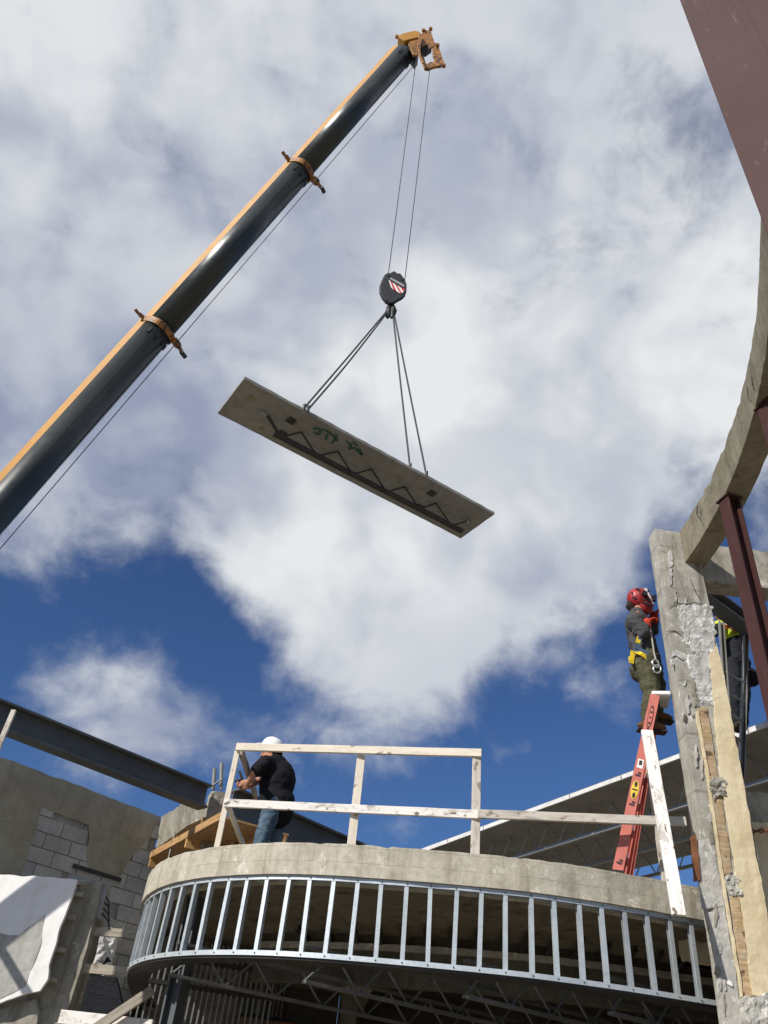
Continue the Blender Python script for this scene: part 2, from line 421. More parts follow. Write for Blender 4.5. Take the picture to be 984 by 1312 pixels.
def board(name, p0, p1, w, h, mat, parent=None, up=(0, 0, 1), bevel=0.003):
    L = (Vector(p1) - Vector(p0)).length
    mb = MB(); n = max(2, int(L / 0.3)); j = 0.0015
    # sawn board, a touch out of true
    rings = []
    for i in range(n + 1):
        x = L * i / n; dy = random.uniform(-j, j); dz = random.uniform(-j, j)
        rings += [(x, -w / 2 + dy, -h / 2 + dz), (x, w / 2 + dy, -h / 2 + dz), (x, w / 2 + dy, h / 2 + dz), (x, -w / 2 + dy, h / 2 + dz)]
    fs = [(3, 2, 1, 0), tuple(4 * n + k for k in range(4))]
    for i in range(n):
        for k in range(4): fs.append((4 * i + k, 4 * i + (k + 1) % 4, 4 * i + 4 + (k + 1) % 4, 4 * i + 4 + k))
    mb.add(rings, fs)
    o = place(name, mb.mesh(name, mat), frame(p0, p1, up), parent)
    if bevel:
        md = o.modifiers.new('bevel', 'BEVEL'); md.width = bevel; md.segments = 1; md.limit_method = 'ANGLE'; md.angle_limit = R(60)
    return o
def isect(w, h, tw, tf):
    a, b = w / 2, h / 2; t = tw / 2
    return [(-a, -b), (a, -b), (a, -b + tf), (t, -b + tf), (t, b - tf), (a, b - tf), (a, b), (-a, b), (-a, b - tf), (-t, b - tf), (-t, -b + tf), (-a, -b + tf)]
def profile(name, p0, p1, prof, mat, parent=None, up=(0, 0, 1), bevel=0.0):
    M = frame(p0, p1, up); L = (Vector(p1) - Vector(p0)).length
    mb = MB(); mb.prism([(0, y, z) for y, z in prof], (L, 0, 0))
    o = place(name, mb.mesh(name, mat), M, parent)
    if bevel:
        md = o.modifiers.new('bevel', 'BEVEL'); md.width = bevel; md.segments = 2
    return o
def rough(o, maxlen, amp, scale=3.0, chips=0.0, seed=0):
    """break up a clean block: subdivide and push vertices about, knock chips out of the arrises"""
    me = o.data; bm = bmesh.new(); bm.from_mesh(me)
    for _ in range(7):
        es = [e for e in bm.edges if e.calc_length() > maxlen]
        if not es: break
        bmesh.ops.subdivide_edges(bm, edges=es, cuts=1, use_grid_fill=True)
    bmesh.ops.triangulate(bm, faces=[f for f in bm.faces if len(f.verts) > 4])
    bm.normal_update()
    off = Vector((seed * 7.3, seed * 3.1, seed * 1.7))
    sharp = set()
    for e in bm.edges:
        if len(e.link_faces) == 2 and e.calc_face_angle(0) > 0.6:
            sharp.update(e.verts)
    mv = {}
    for v in bm.verts:
        d = noise.noise(v.co * scale + off) * amp + noise.noise(v.co * scale * 4 + off) * amp * 0.5
        if v in sharp and chips:
            c = noise.noise(v.co * scale * 5 + off * 2)
            d -= chips * max(0.0, c) * 1.6 + chips * 0.12
        mv[v] = v.co + v.normal * d
    for v, c in mv.items(): v.co = c
    bm.to_mesh(me); bm.free()
    return o
from mathutils.geometry import delaunay_2d_cdt
def sheet(poly, th, to3d, name, mat, parent, ml=0.05, amp=0.008, scale=6.0, jit=0.01, seed=0, back=-0.01):
    """a slab of uneven thickness with a ragged outline: poly in plane coordinates, to3d(u, v, depth)"""
    off = Vector((seed * 3.7, seed * 1.9, seed * 5.1))
    bd = []
    for i in range(len(poly)):
        a = Vector(poly[i]); b = Vector(poly[(i + 1) % len(poly)]); n = max(1, int((b - a).length / ml))
        for k in range(n):
            p = a.lerp(b, k / n); q = Vector((p.x, p.y, 0)) * scale * 1.5 + off
            bd.append(Vector((p.x + jit * noise.noise(q) * 1.5, p.y + jit * noise.noise(q + Vector((9, 4, 2))) * 1.5)))
    xs = [p.x for p in bd]; ys = [p.y for p in bd]
    rg = random.Random(seed); inner = []
    y = min(ys)
    while y < max(ys):
        x = min(xs)
        while x < max(xs):
            p = Vector((x + rg.uniform(-.3, .3) * ml, y + rg.uniform(-.3, .3) * ml))
            if inside(p, bd) and min((p - q).length_squared for q in bd) > (ml * .45) ** 2: inner.append(p)
            x += ml
        y += ml
    V, E_, F_, *_r = delaunay_2d_cdt(bd + inner, [], [list(range(len(bd)))], 1, 1e-6)
    nb = len(V); cnt = {}
    for f in F_:
        for i in range(len(f)):
            e = (f[i], f[(i + 1) % len(f)]); k = tuple(sorted(e)); cnt.setdefault(k, []).append(e)
    rim_v = set(i for k, l in cnt.items() if len(l) == 1 for i in k)
    vs = []
    for i, v in enumerate(V):
        q = Vector((v.x, v.y, 0)) * scale + off
        d = noise.noise(q) * amp + noise.noise(q * 3.1) * amp * .6
        vs.append(to3d(v.x, v.y, th + (d - .25 * amp if i in rim_v else d)))
    vs += [to3d(v.x, v.y, back) for v in V]
    fs = [list(f) for f in F_] + [[i + nb for i in f][::-1] for f in F_]
    for k, l in cnt.items():
        if len(l) == 1: a, b = l[0]; fs.append((b, a, a + nb, b + nb))
    return MB().add(vs, fs).build(name, mat, parent)
def inside(pt, poly):
    x, y = pt; c = False; j = len(poly) - 1
    for i in range(len(poly)):
        if (poly[i][1] > y) != (poly[j][1] > y) and x < (poly[j][0] - poly[i][0]) * (y - poly[i][1]) / (poly[j][1] - poly[i][1]) + poly[i][0]: c = not c
        j = i
    return c
def polypx(pts, y, thick):
    mb = MB(); return mb.prism([W(px, py, y=y) for px, py in pts], (0, thick, 0))
def catmull(P, n):
    out = []
    P = [Vector(p) for p in P]
    for i in range(len(P) - 1):
        a = P[max(i - 1, 0)]; b = P[i]; c = P[i + 1]; d = P[min(i + 2, len(P) - 1)]
        for k in range(n):
            t = k / n
            out.append(0.5 * ((2 * b) + (c - a) * t + (2 * a - 5 * b + 4 * c - d) * t * t + (3 * b - a - 3 * c + d) * t ** 3))
    out.append(P[-1]); return out

def proj(p):
    c = ROT.inverted() @ Vector(p); return CX + F * c.x / -c.z, CY - F * c.y / -c.z
GZ = -1.6
# ================================================================== GROUND
g = MB().add([(-300, -300, GZ), (300, -300, GZ), (300, 300, GZ), (-300, 300, GZ)], [(0, 1, 2, 3)]).build('ground', 'dirt')
tag(g, 'bare sandy earth of the building site', None, None, 'structure')

# ================================================================== CURVED BALCONY
RIM = [(3.72, 8.27), (3.49, 8.2), (2.76, 8.03), (2.24, 7.95), (1.77, 7.91), (1.34, 7.93), (.86, 7.98), (.31, 8.06), (-.18, 8.16), (-.69, 8.35), (-1.22, 8.67), (-1.57, 8.98),
       (-1.86, 9.35), (-2.07, 9.75), (-2.22, 10.17), (-2.34, 10.7), (-2.45, 11.4), (-2.58, 12.4), (-2.70, 13.6), (-2.8, 15.0)]
raw = catmull([Vector((x, y, 0)) for x, y in RIM], 12)
# resample by length
cum = [0.0]
for a, b in zip(raw, raw[1:]): cum.append(cum[-1] + (b - a).length)
TOT = cum[-1]
def rim_at(s, inset=0.0, z=0.0):
    s = min(max(s, 0), TOT - 1e-6)
    i = max(k for k in range(len(cum)) if cum[k] <= s); i = min(i, len(raw) - 2)
    t = (s - cum[i]) / (cum[i + 1] - cum[i]); p = raw[i].lerp(raw[i + 1], t)
    s2 = min(max(s, 0.06), TOT - 0.06)
    def P(q):
        j = max(k for k in range(len(cum)) if cum[k] <= q); j = min(j, len(raw) - 2)
        return raw[j].lerp(raw[j + 1], (q - cum[j]) / (cum[j + 1] - cum[j]))
    T = (P(s2 + 0.05) - P(s2 - 0.05)).normalized()
    N = Vector((T.y, -T.x, 0))               # points inwards
    if N.dot(Vector((0.6, 13, 0)) - p) < 0: N = -N
    p = p + N * inset
    return Vector((p.x, p.y, z)), T, N
def sweep(prof, step=0.12, s0=0.0, s1=None):
    """prof: list of (inset, z) swept along the rim"""
    s1 = TOT if s1 is None else s1
    n = max(2, int((s1 - s0) / step)); k = len(prof)
    mb = MB(); vs = []; fs = []
    for i in range(n + 1):
        s = s0 + (s1 - s0) * i / n
        for a, z in prof: vs.append(rim_at(s, a, z)[0])
    for i in range(n):
        for j in range(k): fs.append((i * k + j, i * k + (j + 1) % k, (i + 1) * k + (j + 1) % k, (i + 1) * k + j))
    fs.append(list(range(k))[::-1]); fs.append([n * k + j for j in range(k)])
    return mb.add(vs, fs)
Z_BOT, Z_TOP, Z_SLAB = 1.28, 1.975, 2.27
bal = empty('curved_balcony', (0.6, 8.0, GZ), 'curved concrete balcony slab with a bare grey edge band above metal studs', 'balcony')
# edge beam, its face broken into courses of fine verts so the arrises can chip
prof = [(-0.03, Z_TOP + 0.003), (-0.03, Z_TOP + 0.06), (-0.03, Z_TOP + 0.12), (-0.03, Z_TOP + 0.18), (-0.03, Z_TOP + 0.24), (-0.03, Z_SLAB), (0.08, Z_SLAB + .004), (0.24, Z_SLAB), (0.24, Z_TOP - 0.03), (0.1, Z_TOP + 0.003)]
eb = sweep(prof, 0.055).build('edge_beam', 'concrete_rim', bal)
for v in eb.data.vertices:
    c = v.co
    if c.z > Z_SLAB - 0.02:
        v.co.z += noise.noise(c * 2.3) * 0.004 + noise.noise(c * 9) * 0.007 - 0.05 * max(0, noise.noise(c * 11 + Vector((3, 1, 0))) - 0.25)
    d = noise.noise(c * 3.1) * 0.010 + noise.noise(c * 11) * 0.004
    v.co.x += d * 0.4; v.co.y += d
slabpoly = [rim_at(TOT * i / 60, 0.2)[0] for i in range(61)] + [Vector((-2.3, 16.4, 0)), Vector((6.5, 16.4, 0)), Vector((6.5, 8.6, 0))]
MB().prism([(p.x, p.y, 2.03) for p in slabpoly], (0, 0, 0.2)).build('slab', 'concrete_soffit', bal)
# downstand ring behind the studs, with its ledge
LEDGE = [W(*p, z=1.93) for p in ((330, 1206), (400, 1206), (480, 1209), (560, 1213), (640, 1219), (720, 1227), (800, 1237), (870, 1247), (930, 1256))]
LEDGE = catmull(LEDGE, 4)
def ledge_strip(o0, o1, z0, z1):
    mb = MB(); vs = []; fs = []
    for p in LEDGE:
        d = Vector((p.x, p.y, 0)).normalized()
        for o_, z in ((o0, z0), (o0, z1), (o1, z1), (o1, z0)): vs.append((p.x + d.x * o_, p.y + d.y * o_, z))
    n = len(LEDGE)
    for i in range(n - 1):
        for j in range(4): fs.append((4 * i + j, 4 * i + (j + 1) % 4, 4 * i + 4 + (j + 1) % 4, 4 * i + 4 + j))
    fs += [(3, 2, 1, 0), tuple(4 * n - 4 + j for j in range(4))]
    return mb.add(vs, fs)
ledge_strip(0, .3, 1.86, 1.93).build('ledge', 'concrete_smooth', bal)
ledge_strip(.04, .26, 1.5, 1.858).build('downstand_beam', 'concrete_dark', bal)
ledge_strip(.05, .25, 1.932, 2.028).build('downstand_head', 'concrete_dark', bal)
# ---- metal stud framing hung below the slab edge
sf = empty('curved_stud_wall', (0.6, 7.95, Z_BOT), 'curved band of galvanised metal studs between top and bottom track under the balcony edge', 'framing')
TH = 0.004; DEP = 0.092
sweep([(0.0, Z_TOP - 0.038), (0.0, Z_TOP), (DEP, Z_TOP), (DEP, Z_TOP - 0.038), (DEP - TH, Z_TOP - 0.038), (DEP - TH, Z_TOP - TH), (TH, Z_TOP - TH), (TH, Z_TOP - 0.038)], 0.08).build('top_track', 'galvanised', sf)
sweep([(0.0, Z_BOT), (0.0, Z_BOT + 0.042), (TH, Z_BOT + 0.042), (TH, Z_BOT + TH), (DEP - TH, Z_BOT + TH), (DEP - TH, Z_BOT + 0.042), (DEP, Z_BOT + 0.042), (DEP, Z_BOT)], 0.08).build('bottom_track', 'galvanised', sf)
sweep([(0.02, Z_BOT - 0.02), (0.02, Z_BOT - 0.003), (0.26, Z_BOT - 0.003), (0.26, Z_BOT - 0.02)], 0.1).build('soffit_strip', 'dark_steel', sf)
hgt = Z_TOP - Z_BOT - 0.012
def stud_mesh(hgt, name='stud', mat='galvanised'):
    mb = MB(); w = 0.040; z0, z1 = 0, hgt
    mb.bb((-w / 2, 0.0, z0), (w / 2, 0.003, z1)).bb((w / 2 - 0.003, 0.0035, z0), (w / 2, 0.045, z1)).bb((-w / 2, 0.0455, z0), (w / 2, 0.048, z1))
    mb.bb((-w / 2, 0.0035, z0), (-w / 2 + 0.003, 0.014, z1))
    return mb.mesh(name, mat)
stud_me = stud_mesh(hgt)
screws = MB()
s = 0.14; k = 0
while s < TOT - 0.2:
    p, T, N = rim_at(s, 0.005, Z_BOT + 0.006)
    M = Matrix((-T, N, Vector((0, 0, 1)))).transposed().to_4x4() @ Matrix.Rotation(random.uniform(-.02, .02), 4, 'Y')
    M.translation = p
    place('stud', stud_me, M, sf)
    for zz in (Z_BOT + 0.02, Z_TOP - 0.02):
        q = rim_at(s, -0.004, zz)[0]; screws.ell(q, 0.007, nu=6, nv=4)
    s += 0.2335 + random.uniform(-0.008, 0.008); k += 1
o = screws.build('screws', 'dark_steel', sf); o['kind'] = 'stuff'
# joist ends poking out of the ledge under the soffit
for (a, b) in (((452, 1186), (458, 1208)), ((484, 1186), (488, 1209)), ((515, 1187), (517, 1210)), ((545, 1187), (545, 1212)), ((578, 1190), (576, 1215)), ((612, 1192), (608, 1219)), ((646, 1194), (640, 1222)), ((678, 1196), (664, 1224)), ((711, 1201), (697, 1229)),
               ((746, 1204), (730, 1231)), ((780, 1209), (763, 1236)), ((813, 1215), (795, 1240)), ((847, 1220), (828, 1245)), ((878, 1226), (860, 1249)), ((415, 1188), (427, 1207)), ((380, 1188), (395, 1206))):
    p0 = W(*a, z=1.995); p1 = W(*b, z=1.945)
    profile('joist_end', p0, p1, [(-.03, -.03), (.03, -.03), (.03, -.022), (-.022, -.022), (-.022, .03), (-.03, .03)], 'dark_steel', bal)

# ---- the room below
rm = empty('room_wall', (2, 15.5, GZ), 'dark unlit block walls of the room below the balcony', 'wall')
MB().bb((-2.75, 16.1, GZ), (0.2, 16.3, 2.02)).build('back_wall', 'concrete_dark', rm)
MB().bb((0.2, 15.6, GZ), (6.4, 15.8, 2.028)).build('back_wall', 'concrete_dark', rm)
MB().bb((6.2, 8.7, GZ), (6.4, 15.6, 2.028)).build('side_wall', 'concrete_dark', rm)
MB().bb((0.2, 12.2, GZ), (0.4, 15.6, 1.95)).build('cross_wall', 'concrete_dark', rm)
tag(MB().bb((0.2, 11.2, 1.55), (0.55, 15.5, 2.0)).build('floor_beam', 'concrete_old'), 'concrete floor beam slanting away under the balcony slab', 'beam')
def bar_joist(name, p0, p1, depth, mat, label, group=None, n=None, bar=0.014, chord=0.03):
    p0, p1 = Vector(p0), Vector(p1); L = (p1 - p0).length; u = (p1 - p0).normalized()
    e = empty(name, p0, label, 'joist', group)
    dz = Vector((0, 0, depth))
    side = Vector((u.y, -u.x, 0)) * (chord * .8)
    for nm, off in (('top_chord', dz), ('bottom_chord', Vector())):
        mb = MB()
        for sg in (-1, 1): mb.beam(p0 + off + side * sg, p1 + off + side * sg, chord, chord)
        mb.build(nm, mat, e)
    n = n or max(3, int(L / (depth * 2)))
    for i in range(n):
        a = p0 + u * (L * i / n); b = p0 + u * (L * (i + .5) / n) + dz; c = p0 + u * (L * (i + 1) / n)
        MB().tube([a, b], bar, 6).build('web_bar', mat, e); MB().tube([b, c], bar, 6).build('web_bar', mat, e)
    return e
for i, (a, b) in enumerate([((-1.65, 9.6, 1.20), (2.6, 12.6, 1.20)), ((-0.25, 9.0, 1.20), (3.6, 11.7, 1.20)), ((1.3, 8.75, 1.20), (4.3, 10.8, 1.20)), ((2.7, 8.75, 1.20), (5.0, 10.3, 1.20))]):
    bar_joist('bar_joist', a, b, 0.30, 'joist_steel_shaded', 'thin steel bar joist in shadow below the curved stud band, ' + ['leftmost', 'second from left', 'third from left', 'rightmost'][i] + ' of four', 'bar joists in the dark room')
tag(profile('steel_post', (-1.57, 9.75, GZ), (-1.57, 9.75, 1.98), isect(0.16, 0.16, 0.02, 0.02), 'grey_primer', up=(0.9, -0.4, 0)), 'dark grey steel post just inside the left end of the stud band', 'post')
# partitions of light metal studs further in, open to daylight
pst = stud_mesh(3.05, 'stud', 'joist_steel')
for j, (x0, y0, x1, y1, n, lab) in enumerate([(-2.45, 12.0, -0.75, 12.5, 24, 'nearer'), (-2.6, 14.3, -0.7, 14.8, 30, 'farther')]):
    pr = empty('stud_partition', (x0, y0, GZ), 'bare metal stud partition inside the room at lower left, the %s of two' % lab, 'partition', 'stud partitions under the balcony')
    u = Vector((x1 - x0, y1 - y0, 0)).normalized()
    for i in range(n):
        p = Vector((x0, y0, -1.1)).lerp(Vector((x1, y1, -1.1)), i / (n - 1))
        M = Matrix((u, Vector((-u.y, u.x, 0)), Vector((0, 0, 1)))).transposed().to_4x4(); M.translation = p
        place('stud', pst, M @ Matrix.Diagonal((.5, .7, 1, 1)), pr)
    for z in (0.95, 1.42, 1.72): MB().beam((x0, y0 + .05, z), (x1, y1 + .05, z), 0.11, 0.05).build('rail', 'dark_steel', pr)
tag(MB().bb((-1.75, 15.85, GZ), (-0.5, 16.0, 1.5)).build('brick_screen', 'brick_wall'), 'orange brick wall glimpsed through the far stud partition', 'wall')
tag(rough(MB().bb((3.36, 8.45, 1.66), (3.9, 8.55, 1.86)).build('wall_return', 'cream_stucco'), 0.12, 0.012, chips=0.03), 'sunlit cream wall scrap behind the rightmost studs', 'wall')

# ================================================================== GUARD RAIL
gr = empty('guard_rail', W(455, 1084, z=Z_SLAB), 'pale timber guard rail of posts and two rails on the balcony edge', 'railing')
yl = 8.84; yr = 8.18
pTL = W(303, 957, y=yl); pTR = W(617, 965, y=yr)
board('top_rail', pTL, pTR, 0.038, 0.085, 'wood_fresh', gr)
mL = W(288, 1029, y=yl); mR = W(617, 1044, y=yr)
board('mid_rail', mL, mR, 0.038, 0.085, 'wood_white', gr)
board('mid_rail', W(612, 1043, y=yr - .045), W(879, 1053, y=7.80), 0.038, 0.085, 'wood_grey', gr)
pb = rim_at(5.05, 0.1, Z_SLAB)[0]
def post(px, py0, py1, y, mat, w=0.089, t=0.04, dy=0.042):
    p1 = W(px, py1, y=y + dy)
    p0 = Vector((p1.x, p1.y, Z_SLAB - 0.015))
    return board('post', p0, p1, w, t, mat, gr, up=(0, 1, 0))
post(304, 1080, 963, yl, 'wood_fresh', 0.06)
post(463, 1083, 968, (yl + yr) / 2, 'wood_fresh')
post(611, 1090, 962, yr, 'wood_grey')
# the rail turns the corner and runs back into the building
a = W(309, 963, y=yl + .08); board('return_rail', a, (a.x + 0.10, 10.35, a.z - .02), 0.038, 0.089, 'wood_weathered', gr)  # upper return rail's shade is put in by the darker wood colour
a = W(294, 1037, y=yl + .05); board('return_rail', a, (a.x + 0.12, 10.3, a.z - 0.09), 0.038, 0.06, 'wood_fresh', gr)
# post behind the hanging plank
p1 = W(832, 952, y=8.2); board('post', (p1.x + .03, 8.2, Z_SLAB - .02), p1, 0.14, 0.05, 'wood_grey', gr, up=(0, 1, 0))
pl = board('plank', W(870, 1173, y=7.38), W(829, 936, y=7.72), 0.118, 0.035, 'wood_white', None, up=(0.15, 1, 0))
tag(pl, 'long whitewashed plank fixed upright and hanging below the balcony edge near the red ladder', 'plank')

# ================================================================== PILLAR AND UPPER RING BEAM
PX0, PX1, PY0, PY1, PZ = 3.41, 3.93, 7.74, 7.97, 6.38
pil = empty('concrete_pillar', ((PX0 + PX1) / 2, (PY0 + PY1) / 2, GZ), 'tall battered concrete pillar with chipped blockwork and cream render strip', 'pillar')
core = rough(MB().bb((PX0, PY0, GZ), (PX1, PY1, PZ)).build('shaft', 'concrete_pillar', pil), 0.07, 0.0035, 1.2, chips=0.007)
def front(px, py, off=0.0):
    return onplane(px, py, Vector((0, PY0 - off, 0)), Vector((0, -1, 0)))
def patch(name, pts, depth, mat, ml=0.05, amp=0.012, sc_=6, jit=0.012, seed=1):
    P = [front(a, b) for a, b in pts]
    return sheet([(p.x, p.z) for p in P], depth, lambda u, v, d: Vector((u, PY0 - d, v)), name, mat, pil, ml, amp, sc_, jit, seed)
patch('exposed_blockwork', [(868, 784), (876, 776), (912, 775), (917, 830), (920, 862), (918, 904), (894, 909), (889, 868), (881, 842), (873, 815)], 0.008, 'rough_masonry', 0.020, 0.011, 10, 0.04, 1)
patch('cream_render', [(908, 838), (918, 828), (926, 862), (967, 1090), (1002, 1282), (963, 1276), (952, 1180), (939, 1100), (923, 1000), (914, 905)], 0.020, 'cream_stucco', 0.045, 0.005, 7, 0.010, 2)
for sd, pts in enumerate(([(894, 908), (905, 906), (914, 960), (920, 1003), (910, 1005), (901, 950)], [(911, 1022), (924, 1021), (938, 1118), (926, 1122)], [(935, 1146), (946, 1148), (965, 1276), (952, 1278), (941, 1200)])):
    patch('wood_strip', pts, 0.012, 'wood_strip', 0.03, 0.005, 9, 0.008, 3 + sd)
patch('mortar_plug', [(908, 1004), (913, 996), (918, 998), (923, 996), (929, 1003), (928, 1014), (931, 1021), (920, 1020), (914, 1026), (909, 1016)], 0.030, 'concrete_pillar', 0.018, 0.022, 22, 0.016, 6)
patch('mortar_plug', [(926, 1126), (931, 1120), (940, 1121), (947, 1128), (945, 1136), (950, 1146), (938, 1149), (931, 1144)], 0.030, 'concrete_pillar', 0.018, 0.022, 22, 0.016, 7)
patch('white_seam', [(891, 912), (894, 911), (909, 1000), (924, 1110), (944, 1230), (951, 1278), (949, 1278), (939, 1220), (921, 1110), (906, 1005)], 0.020, 'cream_stucco', 0.04, 0.006, 9, 0.006, 8)
patch('cement_smear', [(891, 1078), (913, 1074), (918, 1110), (928, 1160), (900, 1166), (893, 1120)], 0.006, 'concrete_smooth', 0.04, 0.008, 6, 0.012, 9)
patch('lower_render', [(905, 1170), (928, 1162), (940, 1236), (948, 1290), (952, 1330), (925, 1330), (916, 1230)], 0.008, 'concrete_smooth', 0.05, 0.008, 6, 0.014, 10)
patch('rust_strip', [(885, 1072), (891, 1070), (897, 1128), (889, 1130)], 0.02, 'rust', 0.05, 0.004, 9, 0.004, 11)
patch('broken_footing', [(945, 1282), (952, 1277), (962, 1280), (976, 1274), (990, 1330), (955, 1332)], 0.10, 'concrete_smooth', 0.025, 0.022, 11, 0.02, 12)
patch('spalled_edge', [(858, 838), (868, 833), (880, 838), (884, 848), (872, 850), (860, 854)], 0.004, 'rough_masonry', 0.016, 0.008, 12, 0.02, 13)
# patches, drips and spalls scattered down the shaft
rg = random.Random(5)
for i in range(26):
    py = rg.uniform(700, 1290); t = (py - 685) / 620
    px = 842 + t * 82 + rg.uniform(2, 24); w_ = rg.uniform(2, 6); h_ = rg.uniform(4, 26)
    m_ = rg.choice(['concrete_smooth', 'rough_masonry', 'concrete_old', 'white_board' if h_ < 9 else 'concrete_smooth', 'concrete_dark' if h_ < 9 else 'concrete_old'])
    patch('spall', [(px - w_ * .4, py - h_ * .5), (px + w_ * .2, py - h_ * .6), (px + w_ * .6, py - h_ * .1), (px + w_ * .5, py + h_ * .5), (px - w_ * .1, py + h_ * .6), (px - w_ * .6, py + h_ * .1)], 0.010 + .0004 * i, m_, 0.02, 0.004, 14, 0.012, 20 + i)
# cracks: thin dark slots
for pts in ([(857, 779), (866, 772), (878, 774), (890, 772), (904, 774)], [(853, 809), (864, 808), (871, 812), (877, 818)], [(858, 843), (866, 840), (874, 846), (880, 844)], [(884, 742), (892, 760), (899, 770)]):
    MB().tube([front(a, b, 0.010) for a, b in pts], [0.002] + [0.0045] * (len(pts) - 2) + [0.001], 5).build('crack', 'ink', pil)

# ring beam: inner face follows a wide circle towards the photographer
RC = Vector((-5.45, 7.41, 0)); RR = 9.18
ZB, ZT = 5.90, 6.37
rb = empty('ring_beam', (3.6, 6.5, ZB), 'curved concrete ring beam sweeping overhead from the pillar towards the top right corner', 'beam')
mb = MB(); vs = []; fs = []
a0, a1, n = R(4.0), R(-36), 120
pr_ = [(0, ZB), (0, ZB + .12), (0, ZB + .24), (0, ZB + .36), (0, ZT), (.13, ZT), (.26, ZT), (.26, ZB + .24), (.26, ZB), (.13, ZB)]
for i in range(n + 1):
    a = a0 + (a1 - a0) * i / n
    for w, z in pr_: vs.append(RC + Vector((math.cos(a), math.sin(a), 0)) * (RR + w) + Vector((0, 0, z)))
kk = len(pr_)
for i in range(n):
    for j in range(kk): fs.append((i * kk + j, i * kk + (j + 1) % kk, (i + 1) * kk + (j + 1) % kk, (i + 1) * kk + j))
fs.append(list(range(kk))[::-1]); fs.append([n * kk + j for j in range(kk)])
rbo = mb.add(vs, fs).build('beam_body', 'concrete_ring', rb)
for v in rbo.data.vertices:
    c = v.co; d = noise.noise(c * 1.2) * 0.005 + noise.noise(c * 8) * 0.005
    if abs(c.z - ZB) < .01 or abs(c.z - ZT) < .01: d += 0.022 * max(0, noise.noise(c * 9))
    v.co += Vector((d, d * .5, d * 0.8 * (1 if c.z < ZB + .1 else -1)))
# form lines, a split and a bleeding tie hole along the inner face
def ringpt(a, z, out=-0.008): return RC + Vector((math.cos(a), math.sin(a), 0)) * (RR + out) + Vector((0, 0, z))
for a, z0, z1, w in ((R(-14), 6.04, 6.22, .004), (R(-15.2), 6.0, 6.16, .004), (R(-1.5), 6.15, 6.33, .006), (R(-1.9), 6.0, 6.2, .004)):
    MB().tube([ringpt(a, z0), ringpt(a + .004, (z0 + z1) / 2), ringpt(a - .002, z1)], w, 5).build('crack', 'ink', rb)

# beam running right from the pillar head
tb = rough(MB().bb((3.80, 7.985, 5.84), (8.5, 8.26, 6.42)).build('cross_beam', 'concrete_old'), 0.08, 0.004, 2.5, chips=0.012, seed=4)
tag(tb, 'straight concrete beam running right from the pillar head behind the brown column', 'beam')
st = profile('steel_beam', W(884, 748, y=8.42), W(1000, 832, y=9.9), isect(0.22, 0.22, 0.02, 0.03), 'grey_primer')
tag(st, 'dark grey steel beam below the straight concrete beam above the second ladder', 'beam')

# brown primed steel columns
def column(p, z1, w, dpt, yaw, label, tf=0.02):
    e = empty('steel_column', (p[0], p[1], GZ), label, 'column', 'brown primed steel columns')
    profile('shaft', (p[0], p[1], GZ + 0.02), (p[0], p[1], z1), isect(dpt, w, 0.014, tf), 'brown_primer', e, up=(math.sin(yaw), math.cos(yaw), 0), bevel=0.003)
    MB().box((p[0], p[1], GZ + 0.01), (w * 1.6, w * 1.6, 0.02)).build('base_plate', 'brown_primer', e)
    MB().box((p[0], p[1], z1 + 0.008), (w * 1.25, w * 1.25, 0.016), Matrix.Rotation(-yaw, 3, 'Z')).build('cap_plate', 'brown_primer', e)
    return e
c1 = W(934, 640, z=ZB); column((c1.x, c1.y), ZB - 0.02, 0.16, 0.15, R(75), 'brown painted steel column under the ring beam beside the cream pillar edge')
c2 = W(985, 520, z=ZB); column((c2.x, c2.y), ZB - 0.02, 0.16, 0.15, R(75), 'short visible length of brown steel column under the ring beam at right edge')
h3 = 2.35; a3 = R(39.45)
e0 = Vector((h3 * math.sin(a3), h3 * math.cos(a3), 0))
fdir = Vector((math.cos(a3 + R(6)), -math.sin(a3 + R(6)), 0))
back = Vector((math.sin(a3 + R(6)), math.cos(a3 + R(6)), 0))
cc = e0 + fdir * 0.21 + back * 0.13
column((cc.x, cc.y), 7.6, 0.30, 0.42, a3 + R(6), 'broad brown steel column close by, filling the top right corner', 0.024)
# stiffener bar welded along the near column's flange
MB().beam(e0 + fdir * 0.268 + back * -0.012 + Vector((0, 0, GZ + .1)), e0 + fdir * 0.268 + back * -0.012 + Vector((0, 0, 7.4)), 0.03, 0.035).build('weld_bar', 'brown_primer', bpy.data.objects['steel_column.002'])

# ================================================================== RIGHT HAND BACKGROUND
par = rough(MB().bb((3.955, 8.35, 2.75), (8.5, 8.6, 3.38)).build('parapet', 'concrete_old'), 0.12, 0.015, 3, chips=0.04, seed=5)
tag(par, 'grey concrete parapet right of the pillar with a broken top edge', 'wall')
cw = rough(MB().bb((3.95, 7.99, 1.35), (8.5, 8.2, 2.93)).build('cream_wall', 'cream_stucco'), 0.12, 0.01, 3, chips=0.03, seed=6)
tag(cw, 'cream rendered wall at the right edge, level with the stud band', 'wall')
MB().tube([onplane(966, 1085, Vector((0, 7.985, 0)), Vector((0, 1, 0))), onplane(974, 1130, Vector((0, 7.983, 0)), Vector((0, 1, 0))), onplane(985, 1190, Vector((0, 7.983, 0)), Vector((0, 1, 0)))], 0.006, 5).build('crack', 'ink', cw)
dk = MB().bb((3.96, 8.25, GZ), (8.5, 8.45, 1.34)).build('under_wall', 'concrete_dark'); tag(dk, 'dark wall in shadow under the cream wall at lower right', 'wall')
fl = MB().bb((4.0, 8.65, 2.03), (8.5, 12.0, 2.22)).build('upper_floor', 'concrete_old'); tag(fl, 'concrete floor deck behind the parapet right of the pillar', 'floor')
rl = MB()
